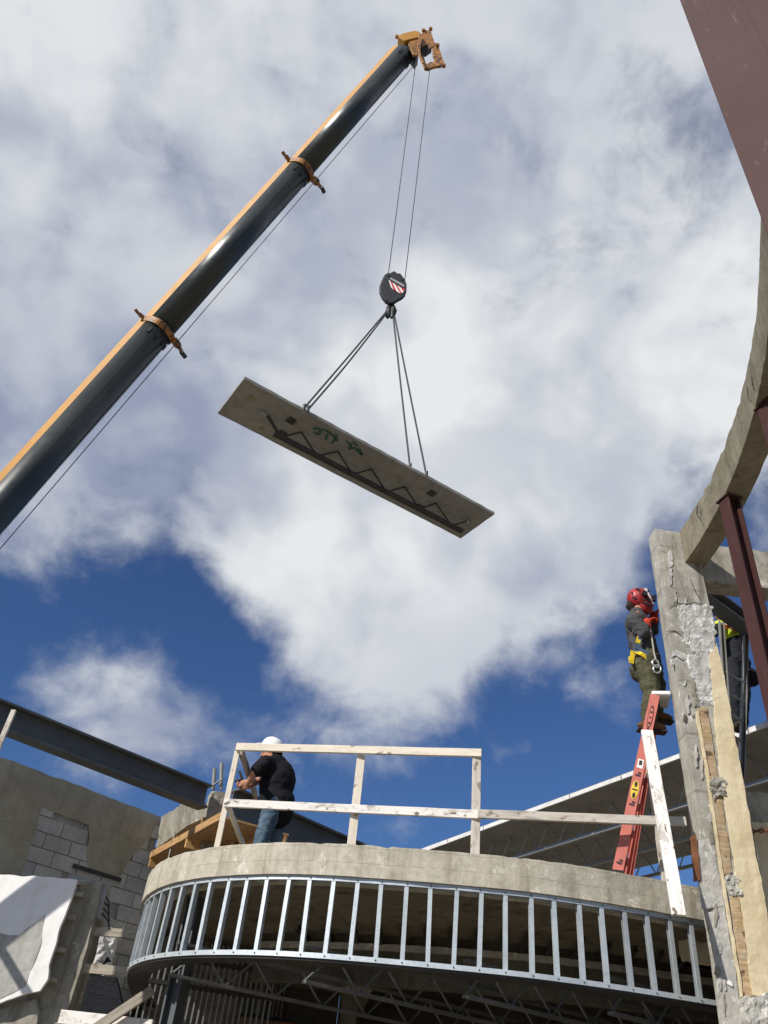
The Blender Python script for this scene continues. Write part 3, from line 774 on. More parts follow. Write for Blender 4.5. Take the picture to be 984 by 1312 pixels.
for k in range(3): rl.tube([onplane(962, 1062 + 4 * k, Vector((0, 7.93, 0)), Vector((0, 1, 0))), onplane(975, 1067 - 3 * k, Vector((0, 7.9, 0)), Vector((0, 1, 0))), onplane(992, 1060 + 5 * k, Vector((0, 7.95, 0)), Vector((0, 1, 0)))], 0.008, 5)
tag(rl.build('rusty_wire', 'rust'), 'twist of rusty wire on the cream wall at the right edge', 'wire')

# ---- far roof of joisted slabs
RO = Vector((1.55, 18.0, 5.0)); RE = Vector((6.6, 8.1, 5.0))
ru = (RE - RO).normalized(); rv = Vector((-ru.y, ru.x, 0))
if rv.x < 0: rv = -rv
RL = (RE - RO).length
roof = empty('slab_roof', RO, 'far roof of concrete panels on bar joists slanting behind the pillar, edge strip whitened as if sunlit', 'roof')
for i in range(3):
    a = RO + rv * (1.22 * i); b = a + rv * 1.21
    o = MB().prism([a, a + ru * RL, b + ru * RL, b], (0, 0, 0.09)).build('roof_panel', 'roof_concrete', roof)
    # steel bar joist cast into each slab
    jb = a + rv * 0.6; dep = 0.42
    for nm, zz, t in (('bottom_chord', -dep, 0.05),):
        MB().beam(jb + ru * 0.5 + Vector((0, 0, zz)), jb + ru * (RL - 0.5) + Vector((0, 0, zz)), 0.06, t).build(nm, 'joist_steel', roof)
    n = 18
    for q in range(n):
        s0 = 0.5 + (RL - 1) * q / n; s1 = 0.5 + (RL - 1) * (q + .5) / n; s2 = 0.5 + (RL - 1) * (q + 1) / n
        MB().tube([jb + ru * s0 + Vector((0, 0, -dep)), jb + ru * s1], 0.014, 5).build('web_bar', 'joist_steel', roof)
        MB().tube([jb + ru * s1, jb + ru * s2 + Vector((0, 0, -dep))], 0.014, 5).build('web_bar', 'joist_steel', roof)
for q in range(9):
    s0 = RL * q / 9; s1 = RL * (q + 1) / 9 - 0.03
    MB().beam(RO + ru * s0 - rv * 0.02 + Vector((0, 0, 0.03)), RO + ru * s1 - rv * 0.02 + Vector((0, 0, 0.03)), 0.03, 0.065 + 0.012 * random.random()).build('sunlit_edge', 'roof_edge_sunlit', roof)  # pale strip, not a trim: sunlight on the slab edge put into colour
for q, (s0, v0) in enumerate(((0.4, 0.6), (0.4, 3.2), (RL - 0.4, 0.6), (RL - 0.4, 3.2))):
    p = RO + ru * s0 + rv * v0
    MB().beam((p.x, p.y, GZ), (p.x, p.y, 4.55), 0.2, 0.2).build('support_post', 'grey_primer', roof)
for s0 in (0.4, RL - 0.4):
    MB().beam(RO + ru * s0 + rv * -0.05 - Vector((0, 0, .44)), RO + ru * s0 + rv * 3.7 - Vector((0, 0, .44)), 0.15, 0.2).build('header_beam', 'grey_primer', roof)

# ================================================================== LEFT HAND: WALL, I-BEAMS, FORMWORK
WA = Vector((-4.9, 11.15, 0)); WBp = Vector((-2.95, 13.0, 0))
wu = (WBp - WA).normalized(); wn = Vector((wu.y, -wu.x, 0))           # wn faces the camera
def wl(px, py): # wall-plane coordinates (u, z)
    p = onplane(px, py, WA, wn); return (p - WA).dot(wu), p.z
def wpt(u, z, off=0.0): return WA + wu * u + wn * off + Vector((0, 0, z))
WTOP = 3.74; UR = (WBp - WA).length + 0.05; UX = UR + 2.2; ZX = 3.30
lw = empty('concrete_wall', wpt(0, GZ), 'weathered olive grey rendered wall with patches of bare blockwork at left', 'wall')
o_tr = wl(151, 1128); o_tl = wl(112, 1116)
OU0, OU1, OZ = o_tl[0] - 0.25, o_tr[0], min(o_tl[1], o_tr[1])
def wallbox(u0, u1, z0, z1, name, mat, off0=-0.2, off1=0.0, parent=lw, ml=0.2, amp=0.008, chips=0.02):
    mb = MB().prism([wpt(u0, z0, off0), wpt(u1, z0, off0), wpt(u1, z1, off0), wpt(u0, z1, off0)], wn * (off1 - off0))
    return rough(mb.build(name, mat, parent), ml, amp, 2.5, chips, int(u0 * 7))
wallbox(-6.0, OU0, GZ, WTOP - .03, 'wall_core', 'mortar')
wallbox(OU0 + .002, OU1 - .002, OZ, WTOP - .03, 'wall_core', 'mortar')
wallbox(OU1, UR, GZ, WTOP - .03, 'wall_core', 'mortar')
wallbox(UR + .002, UX, GZ, ZX, 'wall_core', 'mortar')
# blocks laid in courses; render covers them except where it has fallen off
BH, BL = 0.20, 0.40
blk = MB().box((0, 0, 0), (BL - 0.012, 0.03, BH - 0.012)).mesh('block', 'block')
hblk = MB().box((0, 0, 0), (BL / 2 - 0.012, 0.03, BH - 0.012)).mesh('block', 'block')
patch1 = [wl(*p) for p in [(52, 1034), (112, 1056), (113, 1075), (108, 1092), (112, 1108), (110, 1124), (22, 1124), (33, 1106), (42, 1070)]]
patch2 = [wl(*p) for p in [(178, 1062), (206, 1048), (330, 1100), (330, 1400), (90, 1400), (126, 1236), (139, 1172), (151, 1130), (166, 1100)]]
WM = Matrix((wu, wn, Vector((0, 0, 1)))).transposed().to_4x4()
r0 = int((GZ) / BH) - 1
for rrow in range(0, 30):
    zz = GZ + 0.1 + rrow * BH
    if zz > WTOP: break
    off = (rrow % 2) * BL / 2
    for q in range(-8, 12):
        uu = q * BL + off
        if any(inside((uu + du, zz), pp) for pp in (patch1, patch2) for du in (-.1, 0, .1)) and not (OU0 - .1 < uu < OU1 + .08 and zz < OZ) and (uu < UR - .12 or zz < ZX - .08) and uu < UX - .1:
            M = WM.copy(); M.translation = wpt(uu, zz, 0.008 + random.uniform(-.002, .003))
            place('block', blk, M, lw)
# render coat: a thick skin, cut round the fallen patches
def skin(pts, name='render_coat', th=0.028, mat='stucco_wall', seed=0):
    return sheet([wl(*p) for p in pts], th, lambda u, v, d: wpt(u, v, d), name, mat, lw, 0.09, 0.004, 2.5, 0.02, seed, 0.002)
skin([(-160, 908), (0, 970), (206, 1047), (190, 1075), (166, 1100), (151, 1128), (112, 1114), (110, 1108), (108, 1092), (113, 1075), (112, 1057), (52, 1035), (42, 1070), (32, 1106), (21, 1130), (-160, 1130)], seed=1)
# lintel and inner light seen through the doorway
MB().prism([wpt(OU0, OZ - .02, .01), wpt(OU1 + .02, OZ - .02, .01), wpt(OU1 + .02, OZ + .03, .01), wpt(OU0, OZ + .03, .01)], wn * .05).build('lintel_angle', 'dark_steel', lw)
far = MB().prism([wpt(OU0 - 3.5, GZ, -4.5), wpt(OU1 + 5, GZ, -4.5), wpt(OU1 + 5, 4.0, -4.5), wpt(OU0 - 3.5, 4.0, -4.5)], wn * 0.2).build('inner_wall', 'bare_plaster')
tag(far, 'pale plastered wall seen through the doorway behind the person in white', 'wall')

# pilaster left of the doorway
def offp(px, py, off):
    P0 = WA + wn * off; return onplane(px, py, P0, wn)
OFF = 0.75
SN = Vector((-0.10, -0.995, 0)).normalized(); SU = Vector((-SN.y, SN.x, 0)); S0 = W(60, 1200, h=11.3)    # plane of the broken sheet, square to the street
def offp(px, py, off): return onplane(px, py, S0 + SN * off, SN)
OFF = 0.0
def slabpx(pts, off, th, name, mat, parent=None, ml=0.07, amp=0.008, jit=0.012, seed=0):
    P = [offp(a, b, off) - S0 for a, b in pts]
    return sheet([(p.dot(SU), p.z) for p in P], 0.0, lambda u, v, d: S0 + SU * u + Vector((0, 0, v)) + SN * (off + d), name, mat, parent, ml, amp, 4, jit, seed, -th)
ps = empty('broken_pilaster', offp(90, 1312, OFF), 'stump of concrete pilaster left of the doorway with ties sticking out of it', 'pillar')
slabpx([(84, 1130), (131, 1129), (122, 1172), (104, 1240), (70, 1345), (0, 1345), (38, 1272), (49, 1235), (65, 1180)], OFF, 0.35, 'shaft', 'concrete_old', ps)
for a, b, c, d in ((100, 1129, 106, 1134), (97, 1143, 103, 1149), (86, 1173, 96, 1179), (70, 1214, 84, 1220), (58, 1251, 76, 1259), (30, 1300, 42, 1306)):
    p = offp((a + c) / 2, (b + d) / 2, OFF + 0.03); MB().box(p, (0.13, 0.06, 0.05), Matrix.Rotation(R(-6), 3, 'Z')).build('form_tie', 'wood_weathered', ps, bevel=.004)
slabpx([(131, 1130), (137, 1135), (127, 1178), (119, 1172)], OFF - .05, 0.12, 'bent_sheet', 'aluminium_dull', ps, amp=.015)
for k in range(4):
    p = offp(131 + 0 * k, 1143 + 9 * k, OFF - .1); MB().tube([p, p + SU * 0.10 - Vector((0, 0, .08)) , p + SU * .14 - Vector((0, 0, .16))], 0.012, 6).build('rebar', 'dark_steel', ps)
# white broken wall sheet
wb = empty('white_wall_sheet', offp(40, 1285, OFF + .25), 'broken white painted wall sheet striped with shadows at lower left', 'wall')
slabpx([(-170, 1075), (0, 1121), (98, 1126), (92, 1146), (80, 1180), (70, 1212), (62, 1236), (60, 1256), (50, 1269), (22, 1276), (0, 1286), (-170, 1310)], OFF + .25, 0.05, 'sheet', 'white_board', wb, 0.05, 0.003, 0.012, 3)
slabpx([(-60, 1192), (0, 1196), (24, 1200), (34, 1190), (58, 1172), (56, 1190), (54, 1204), (47, 1225), (37, 1245), (34, 1262), (0, 1280), (-60, 1290)], OFF + .256, 0.012, 'bare_patch', 'bare_plaster', wb, 0.05, 0.006, 0.02, 4)
# rubble stub below the sheet
st_ = slabpx([(-160, 1314), (0, 1291), (50, 1276), (48, 1295), (38, 1345), (-160, 1400)], OFF + .1, 0.3, 'wall_stub', 'concrete_old', None, 0.08, 0.02, 0.04, 7)
tag(st_, 'broken concrete stub under the white wall sheet in the bottom left corner', 'wall')
# boards across the doorway
bd = empty('doorway_barrier', offp(118, 1312, OFF - .2), 'weathered boards nailed across the doorway at lower left', 'barrier')
def bpx(a, b, off, w, h, mat, name='board'):
    return board(name, offp(*a, off), offp(*b, off), w, h, mat, bd, up=(0, 0, 1))
bpx((114, 1193), (176, 1197), OFF - .12, 0.03, 0.09, 'wood_weathered')
bpx((96, 1239), (166, 1246), OFF - .10, 0.03, 0.10, 'wood_weathered')
bpx((117, 1200), (88, 1292), OFF - .16, 0.10, 0.04, 'wood_grey', 'jamb_board')
bpx((78, 1303), (196, 1316), OFF + .1, 0.10, 0.13, 'wood_white', 'sill_board')
bpx((122, 1318), (196, 1268), OFF + .25, 0.05, 0.10, 'wood_weathered', 'brace_board')
slabpx([(116, 1172), (104, 1240), (74, 1330), (90, 1330), (112, 1250), (122, 1190)], OFF - .25, .06, 'door_jamb', 'wood_weathered', bd)
tk = slabpx([(112, 1248), (148, 1252), (160, 1300), (96, 1300)], OFF - 1.2, 0.1, 'doorway_dark_sheet', 'dark_trousers', None); tag(tk, 'dark sheet added for the darkness of the doorway under the lower board', 'sheet')  # near-black sheet standing in for the dark of the opening
sh = MB()
for k in range(160):
    p = offp(168 + random.uniform(-9, 9), 1296 + random.uniform(-10, 14), OFF - 2.5)
    a = Vector((random.gauss(0, 1), random.gauss(0, 1), random.gauss(0, 1))).normalized() * 0.10; b = a.orthogonal().normalized() * 0.03
    sh.add([p - a, p + b, p + a, p - b], [(0, 1, 2, 3)])
shr = empty('shrub', offp(168, 1330, OFF - 2.5), 'small yellow green shrub glimpsed below the left end of the stud band', 'shrub')
sh.build('crown', 'foliage', shr)
p = offp(168, 1318, OFF - 2.5); MB().tube([(p.x, p.y, GZ), p], [0.03, 0.012], 6).build('stem', 'wood_weathered', shr)

# I-beams
IB = 3.72
p0 = W(-120, 870, z=IB - .14); p1 = W(263, 1022, z=IB - .14)
ib = profile('steel_beam', p0, p1, isect(0.22, 0.32, 0.02, 0.03), 'grey_primer', bevel=0.003)
tag(ib, 'dark grey steel I-beam slanting down from the left edge to the column stub', 'beam')
p2 = W(352, 1052, z=IB - .14); p3 = W(470, 1104, z=IB - .14)
ib2 = profile('steel_beam', W(296, 1030, z=IB - .14), p3, isect(0.24, 0.42, 0.02, 0.03), 'grey_primer'); tag(ib2, 'dark grey steel I-beam behind the person in black, running away to the right', 'beam')
pr0 = W(18, 910, h=9.7); pr1 = W(-24, 1010, h=9.55)
dd = (pr1 - pr0).normalized()
pp = board('prop', pr0, pr0 + dd * 2.4, 0.055, 0.035, 'wood_grey', up=(0, 1, 0)); tag(pp, 'thin pale prop leaning on the steel beam at the left edge', 'prop')
# timbers added out of frame on the left to cast shadows across the white sheet
tgt = offp(30, 1190, .3)
for k, (dx, dz, tilt, lab) in enumerate(((-.30, .10, 0.80, 'upper'), (-.10, -.30, -.70, 'lower'))):
    c = tgt + SUN * 3.1 + SU * dx + Vector((0, 0, dz)); d = (SU * math.cos(tilt) + Vector((0, 0, math.sin(tilt))))
    lo = 0.0
    while lo < 1.4 and proj(c + d * (lo + .15))[0] < -25: lo += .05
    o = board('shadow_timber', c - d * 1.9, c + d * lo, 0.06, 0.34, 'wood_weathered', up=SN); tag(o, '%s unseen timber added beyond the left edge to shade the white wall sheet' % lab, 'timber', 'added shadow timbers at left')

# column stub, concrete beam and its formwork
cs = empty('column_stub', W(278, 1045, h=11.7), 'short concrete column stub carrying the steel beam left of the person in black', 'column')
q = W(278, 1030, h=11.75)
rough(MB().box((q.x, q.y, 2.98), (0.26, 0.26, 1.50), Matrix.Rotation(R(20), 3, 'Z')).build('shaft', 'concrete_old', cs), 0.07, 0.008, 4, 0.02)
for a, b in (((273, 1012), (275, 985)), ((283, 1012), (284, 978))):
    MB().tube([W(*a, h=11.75), W(*b, h=11.75)], 0.028, 8).build('pipe', 'aluminium_dull', cs)
MB().tube([W(270, 1008, h=11.7), W(285, 998, h=11.7)], 0.012, 6).build('tie_bar', 'aluminium_dull', cs)
fb = empty('edge_form', W(240, 1090, h=12.2), 'timber formwork hung under a concrete beam between the block wall and column stub', 'formwork')
def fq(pts, hs, th, name, mat, seed=0):
    mb = MB(); P = [W(a, b, h=h) for (a, b), h in zip(pts, hs)]
    nn = (P[1] - P[0]).cross(P[2] - P[0]).normalized()
    if nn.y < 0: nn = -nn
    return mb.prism(P, nn * th).build(name, mat, fb)
cbm = MB().prism([W(206, 1047, h=13.2), W(238, 1026, h=12.4), W(262, 1026, h=11.9), W(262, 1048, h=11.9), W(240, 1058, h=12.4), W(199, 1088, h=13.2)], (0.1, 0.45, 0)).build('beam_stub', 'concrete_old')
tag(rough(cbm, 0.1, 0.008, 4, 0.02), 'new concrete beam stub above the brown formwork left of the person in black', 'beam')
FA = W(196, 1097, h=13.0); FB = W(291, 1040, h=10.45)
fu = (FB - FA); fu.z = 0; fu.normalize(); fv = Vector((fu.y, -fu.x, 0))
if fv.y > 0: fv = -fv
fz = (FA.z + FB.z) / 2
def fbx(s0, s1, v0, v1, z0, z1, name, mat):
    a = FA + fu * s0; b = FA + fu * s1; a.z = b.z = 0
    return board(name, a - fv * ((v0 + v1) / 2) + Vector((0, 0, (z0 + z1) / 2)), b - fv * ((v0 + v1) / 2) + Vector((0, 0, (z0 + z1) / 2)), abs(v1 - v0), abs(z1 - z0), mat, fb)
FL = (Vector((FB.x, FB.y, 0)) - Vector((FA.x, FA.y, 0))).length
fbx(0, FL, 0, 0.9, fz - .06, fz - .035, 'plywood_soffit', 'wood_form')
fbx(0, FL, -.05, -.01, fz - .07, fz + .03, 'side_form', 'wood_form')
fbx(0, FL, .55, .59, fz - .15, fz - .062, 'bearer', 'wood_form')
fbx(0, FL, .84, .88, fz - .15, fz - .062, 'bearer', 'wood_form')
for s0 in (0.03, FL * .55):
    a = FA + fu * s0; a.z = fz - .11
    board('end_form', a - fv * -.04, a - fv * .9, 0.04, 0.16, 'wood_orange', fb)
for a, b, h in (((262, 1048), (254, 1098), 11.7), ((272, 1060), (266, 1095), 11.8), ((303, 1056), (294, 1090), 11.4), ((312, 1062), (306, 1092), 11.6)):
    p = W(*a, h=h); board('shore', (p.x, p.y, Z_SLAB - .03), p, 0.05, 0.09, 'wood_form', fb, up=(0, 1, 0))
for px in (222, 245, 250):
    p = W(px, 1075, h=12.2); MB().tube([(p.x, p.y, Z_SLAB - .03), p + Vector((0, 0, .1))], 0.013, 6).build('tie_rod', 'aluminium_dull', fb)
bxm = MB().box(W(270, 1078, h=11.9), (0.3, 0.2, 0.5)).build('form_block', 'wood_orange', fb)

# ================================================================== CRANE
HEAD = W(519, 68, y=12.9)
LOW = W(0, 651, d=24.0)
ax = (HEAD - LOW).normalized()
heading = Vector((ax.x, ax.y, 0)).normalized()
bn = (heading - ax * heading.dot(ax)); bn = -(Vector((0, 0, 1)) - ax * ax.z).normalized()   # underside
bs = ax.cross(bn).normalized()
if bs.y > 0: bs = -bs                                                 # side turned to the camera
def along(px):
    lo, hi = -30.0, (HEAD - LOW).length
    for _ in range(60):
        m = (lo + hi) / 2
        if proj(LOW + ax * m)[0] < px: lo = m
        else: hi = m
    return lo
LT = (HEAD - LOW).length
t1, t2 = along(203), along(385)
crane = empty('crane_boom', LOW - ax * 12, 'long telescopic crane boom, orange on top and dark grey below, rising from left edge', 'crane')
def boom_section(ta, tb, w, hh):
    y0 = -hh * 0.5
    def ring(t, pts): return [LOW + ax * t + bs * a + bn * b for a, b in pts]
    split = -hh * 0.08
    up_ = [(w / 2, split), (w / 2, y0 + .06), (w / 2 - .06, y0), (-w / 2 + .06, y0), (-w / 2, y0 + .06), (-w / 2, split)]
    nseg = 16; lo = []
    for i in range(nseg + 1):
        a = math.pi * i / nseg
        lo.append((-w / 2 * math.cos(a) * 1.0, split + .0 + (hh * 0.58) * math.sin(a) ** 0.8))
    mb = MB(); A = ring(ta, up_); Bq = ring(tb, up_); n = len(A)
    mb.add(A + Bq, [(i, i + 1, n + i + 1, n + i) for i in range(n - 1)] + [list(range(n)), [2 * n - 1 - i for i in range(n)], (0, n, 2 * n - 1, n - 1)])
    o1 = mb.build('boom_section', 'crane_yellow', crane)
    mb = MB(); A = ring(ta, lo); Bq = ring(tb, lo); n = len(A)
    mb.add(A + Bq, [(i, i + 1, n + i + 1, n + i) for i in range(n - 1)] + [list(range(n)), [2 * n - 1 - i for i in range(n)]])
    o2 = mb.build('lower_shell', 'crane_grey', o1, smooth=True)
    # welded seams along the shell and wear pads at its mouth
    for a in (0.30, 0.70):
        q = math.pi * a; pa = (-w / 2 * math.cos(q) * 1.004, split + (hh * 0.58) * math.sin(q) ** 0.8 * 1.004)
        MB().tube([LOW + ax * ta + bs * pa[0] + bn * pa[1], LOW + ax * tb + bs * pa[0] + bn * pa[1]], .010, 5).build('weld_seam', 'crane_grey', o1)
    for a in (0.2, 0.4, 0.6, 0.8):
        q = math.pi * a; c_ = LOW + ax * (tb - .35) + bs * (-w / 2 * math.cos(q)) + bn * (split + hh * 0.58 * math.sin(q) ** 0.8)
        MB().beam(c_ - ax * .09, c_ + ax * .09, .09, .05, bs * -math.cos(q) + bn * math.sin(q)).build('wear_pad', 'dark_steel', o1)
    return o1
BW1, BW2, BW3 = 0.92, 0.84, 0.76
boom_section(-12, t1, BW1, BW1 * 1.06)
boom_section(t1 - .3, t2, BW2, BW2 * 1.06)
boom_section(t2 - .3, LT - .1, BW3, BW3 * 1.06)
def collar(t, w, label):
    hh = w * 1.1
    mb = MB(); nseg = 30
    def prof(k):
        pts = []
        for i in range(nseg):
            a = 2 * math.pi * i / nseg; ca, sa = math.cos(a), math.sin(a)
            e = 0.55 if sa < 0 else 0.85
            pts.append((k * w / 2 * math.copysign(abs(ca) ** e, ca), k * hh / 2 * math.copysign(abs(sa) ** e, sa)))
        return pts
    rings = []
    for dt, k in ((-.12, 1.0), (-.12, 1.09), (.02, 1.09), (.02, 1.05), (.10, 1.05), (.10, .98)):
        rings.append([LOW + ax * (t + dt) + bs * a + bn * b for a, b in prof(k)])
    vs = [v for g in rings for v in g]; fs = []
    for i in range(len(rings) - 1):
        for j in range(nseg): fs.append((i * nseg + j, i * nseg + (j + 1) % nseg, (i + 1) * nseg + (j + 1) % nseg, (i + 1) * nseg + j))
    c = mb.add(vs, fs).build('collar', 'crane_yellow_worn_shaded', crane)
    b0 = LOW + ax * t
    MB().beam(b0 + bs * w * .52 - bn * hh * .30, b0 + bs * (w * .52 + .15) - bn * hh * .38, .12, .09, ax).build('bracket', 'crane_yellow_worn_shaded', c)
    q = b0 + bs * (w * .52 + .15) - bn * hh * .38
    MB().beam(q - bn * .02, q + ax * .02 - bn * .06 + bs * .16, .1, .06, ax).build('bracket', 'crane_yellow_worn_shaded', c)
    a0 = b0 - bs * w * .42 + bn * hh * .42
    a1 = a0 - bs * .10 + bn * .22 - ax * .10; a2 = a1 - bs * .14 + bn * .34 - ax * .22
    MB().beam(a0, a1, .16, .2, ax).build('rope_guide_arm', 'crane_yellow_worn_shaded', c)
    MB().tube([a1, a2], [.07, .05], 8).build('rope_guide_arm', 'crane_yellow_worn_shaded', c)
    MB().tube([a2 - bs * .10, a2 + bs * .12], .07, 8).build('roller', 'dark_steel', c)
collar(t1, BW1 * .98, 'lower'); collar(t2, BW2 * .98, 'upper')
# boom head
hd_y = 12.55
def hp(pts, y, th, name, mat='crane_yellow_worn_shaded'): return polypx(pts, hd_y + y, th).build(name, mat, crane, bevel=.008)
hp([(510, 47), (515, 43), (532, 39), (538, 41), (538, 47), (525, 50), (518, 52)], 0, .7, 'head_plate', 'crane_yellow')
hp([(523, 56), (527, 49), (538, 46), (539, 64), (534, 71), (529, 70)], .05, .06, 'head_cheek')
hp([(523, 56), (527, 49), (538, 46), (539, 64), (534, 71), (529, 70)], .75, .06, 'head_cheek')
hp([(525, 58), (529, 52), (537, 50), (537, 62), (533, 68)], .12, .6, 'head_box', 'dark_steel')
hp([(538, 45), (546, 38), (552, 40), (557, 55), (556, 59), (550, 62), (548, 56), (541, 60)], .18, .05, 'sheave_plate')
hp([(538, 45), (546, 38), (552, 40), (557, 55), (556, 59), (548, 65), (539, 66)], .62, .05, 'sheave_plate')
hp([(540, 50), (547, 43), (551, 45), (554, 55), (547, 60), (541, 62)], .24, .36, 'sheave_core', 'joist_rusty')
hp([(536, 45), (539, 42), (541, 50), (538, 62), (540, 72), (544, 80), (541, 81), (537, 72), (535, 60)], -.02, .05, 'head_link')
hp([(554, 60), (558, 54), (562, 57), (563, 63), (559, 64), (558, 72), (555, 72)], .2, .08, 'jib_lug')
hp([(556, 64), (563, 62), (569, 80), (565, 84), (561, 84), (556, 78)], .2, .10, 'jib_lug')
hp([(558, 66), (562, 64), (566, 80), (560, 82)], .45, .06, 'jib_lug', 'joist_rusty')
hp([(542, 80), (546, 82), (552, 79), (558, 80), (562, 84), (556, 85), (549, 88), (544, 87)], .2, .1, 'jib_arm')
hp([(540, 70), (543, 72), (546, 82), (543, 82)], .3, .06, 'jib_arm')
for a in ((509, 45), (543, 37), (552, 35), (569, 82), (561, 56)):
    p = W(*a, y=hd_y + .1); MB().tube([p, p + Vector((0, .12, 0))], .07, 8).build('pin', 'crane_yellow_worn_shaded', crane)
def disc(name, c, axis, r, t, mat, parent, groove=True):
    c = Vector(c); axis = Vector(axis).normalized()
    prof = [(-t / 2, r * .25), (-t / 2, r), (-t / 6, r * (.88 if groove else 1)), (t / 6, r * (.88 if groove else 1)), (t / 2, r), (t / 2, r * .25)]
    return MB().tube([c + axis * a for a, _ in prof], [b for _, b in prof], 24).build(name, mat, parent)
rx = W(534, 78, y=12.9).x; rx2 = W(551, 90, y=12.9).x
RT1 = W(533.5, 75, y=12.9); RT2 = W(551, 86, y=12.9)
disc('sheave', RT1 + Vector((.12, 0, .25)), (0.2, 1, 0), .26, .1, 'dark_steel', crane)
disc('sheave', W(548, 56, y=12.95), (0.2, 1, 0), .30, .1, 'dark_steel', crane)
disc('sheave', W(556, 72, y=12.95), (0.2, 1, 0), .2, .1, 'dark_steel', crane)
# ropes
HB = W(505, 368, y=12.9)
HT1 = Vector((RT1.x - .02, 12.9, W(496, 350, y=12.9).z)); HT2 = Vector((RT2.x - .02, 12.9, W(520, 354, y=12.9).z))
HT1 = W(497.5, 352, y=12.9); HT2 = W(518, 364, y=12.9)
MB().tube([RT1, HT1], 0.013, 6).build('hoist_rope', 'rope_steel', crane)
MB().tube([RT2, HT2], 0.013, 6).build('hoist_rope', 'rope_steel', crane)
MB().tube([W(532, 82, y=12.7), W(-40, 750, d=23.6)], 0.013, 6).build('winch_rope', 'rope_steel', crane)

# hook block
hb = empty('hook_block', W(500, 402, y=12.9), 'black crane hook block with a red and white striped plate', 'hook block')
def hpx(pts, y, th, name, mat, parent=hb, bev=.01):
    return polypx(pts, y, th).build(name, mat, parent, bevel=bev)
outl = [(494, 352), (497, 349), (501, 350), (504, 347), (507, 348), (509, 350), (513, 350), (516, 354), (519, 358), (521, 364), (521, 371), (519, 377), (515, 381), (509, 384), (505, 387), (500, 388), (495, 386), (491, 381), (488, 374), (488, 366), (491, 358)]
front_ = hpx(outl, 12.74, .04, 'cheek_plate', 'black_paint')
hpx([(x, y + 1) for x, y in outl], 12.79, .07, 'weight', 'dark_steel')
hpx([(x - 1, y + 1) for x, y in outl], 12.93, .07, 'weight', 'dark_steel')
hpx([(x - 2, y + 1) for x, y in outl], 13.01, .04, 'cheek_plate', 'black_paint')
disc('sheave', W(506, 364, y=12.86), (0.1, 1, 0), .30, .1, 'dark_steel', hb)
hpx([(499, 357), (501, 355.5), (518, 365), (518, 368)], 12.725, .01, 'name_plate', 'grey_label', front_, 0)
for i, (st_m, pts) in enumerate([('white_label', [(498, 358.5), (500, 360), (504, 371), (501, 368)]), ('red_label', [(500, 360), (503, 362), (508, 373), (504, 371)]),
        ('white_label', [(503, 362), (506, 364), (513, 376), (508, 373)]), ('red_label', [(506, 363.5), (509, 365.5), (515, 375), (513, 376)]), ('white_label', [(509, 365.5), (513, 368), (517, 374), (515, 375.5)]), ('red_label', [(513, 368), (518, 370), (518.5, 372), (517, 374)])]):
    hpx(pts, 12.728, .006, 'warning_stripe', st_m, front_, 0)
for a in ((498, 353), (515, 358), (519, 374), (495, 384), (506, 385)):
    p = W(*a, y=12.735); MB().tube([p, p + Vector((0, -.02, 0))], .03, 6).build('bolt', 'dark_steel', front_)
hk = [W(500, 388, y=12.88), W(500, 393, y=12.88)] + [W(500 + 5 * math.cos(a), 398 + 6 * math.sin(a), y=12.88) for a in [R(x) for x in (-100, -50, 0, 45, 90, 130, 170)]]
MB().tube(hk, [.08, .07, .07, .07, .075, .075, .07, .06, .035], 8).build('hook', 'black_paint', hb, smooth=True)

# ---- hoisted slab
ZP = 11.4
A_, B_, C_, D_ = (W(*p, z=ZP) for p in ((310, 485), (281, 530), (593, 692), (631, 657)))
pc = (A_ + B_ + C_ + D_) / 4
pu = ((D_ - A_) + (C_ - B_)).normalized(); pv = Vector((-pu.y, pu.x, 0)); PL = ((D_ - A_).length + (C_ - B_).length) / 2; PW = ((B_ - A_).length + (C_ - D_).length) / 2
def pp_(u, v, z=0.0): return pc + pu * u + pv * v + Vector((0, 0, z))
hs = empty('hoisted_slab', pc, 'long flat concrete slab with a steel joist underneath, hanging from the crane hook', 'slab')
so = MB().prism([pp_(-PL / 2, -PW / 2), pp_(PL / 2, -PW / 2), pp_(PL / 2, PW / 2), pp_(-PL / 2, PW / 2)], (0, 0, .08)).build('slab', 'panel_concrete', hs)
rough(so, 0.25, 0.006, 2, 0.012)
JD = 0.40
va = (W(432, 578, z=ZP) - pc).dot(pv)
us = [(W(x, y, z=ZP) - pc).dot(pu) for x, y in ((340, 531), (385, 555), (432, 579), (475, 602), (517, 625), (557, 646), (600, 667))]
ub0 = (W(345, 563, z=ZP - JD) - pc).dot(pu); ub1 = (W(588, 684, z=ZP - JD) - pc).dot(pu)
mb = MB()
for sg in (-.035, .035): mb.beam(pp_(ub0, va + sg, -JD), pp_(ub1, va + sg, -JD), .05, .06)
mb.build('bottom_chord', 'joist_rusty', hs)
for i, u in enumerate(us):
    top = pp_(u, va, .0)
    if i > 0: MB().tube([top, pp_((us[i - 1] + u) / 2, va, -JD)], 0.02, 6).build('web_bar', 'joist_rusty', hs)
    if i < len(us) - 1: MB().tube([top, pp_((us[i + 1] + u) / 2, va, -JD)], 0.02 if i else .035, 6).build('web_bar', 'joist_rusty', hs)
for u in (us[0], us[-1]):
    MB().box(pp_(u - .05, va, -.03), (.16, .08, .05), Matrix.Rotation(math.atan2(pu.y, pu.x), 3, 'Z')).build('end_bearing', 'joist_steel', hs)
for a in ((373, 539), (361, 556), (553, 632), (537, 650)):
    p = W(*a, z=ZP - .012); MB().box(p, (.17, .17, .02), Matrix.Rotation(math.atan2(pu.y, pu.x) + R(6), 3, 'Z')).build('weld_plate', 'dark_steel', hs)
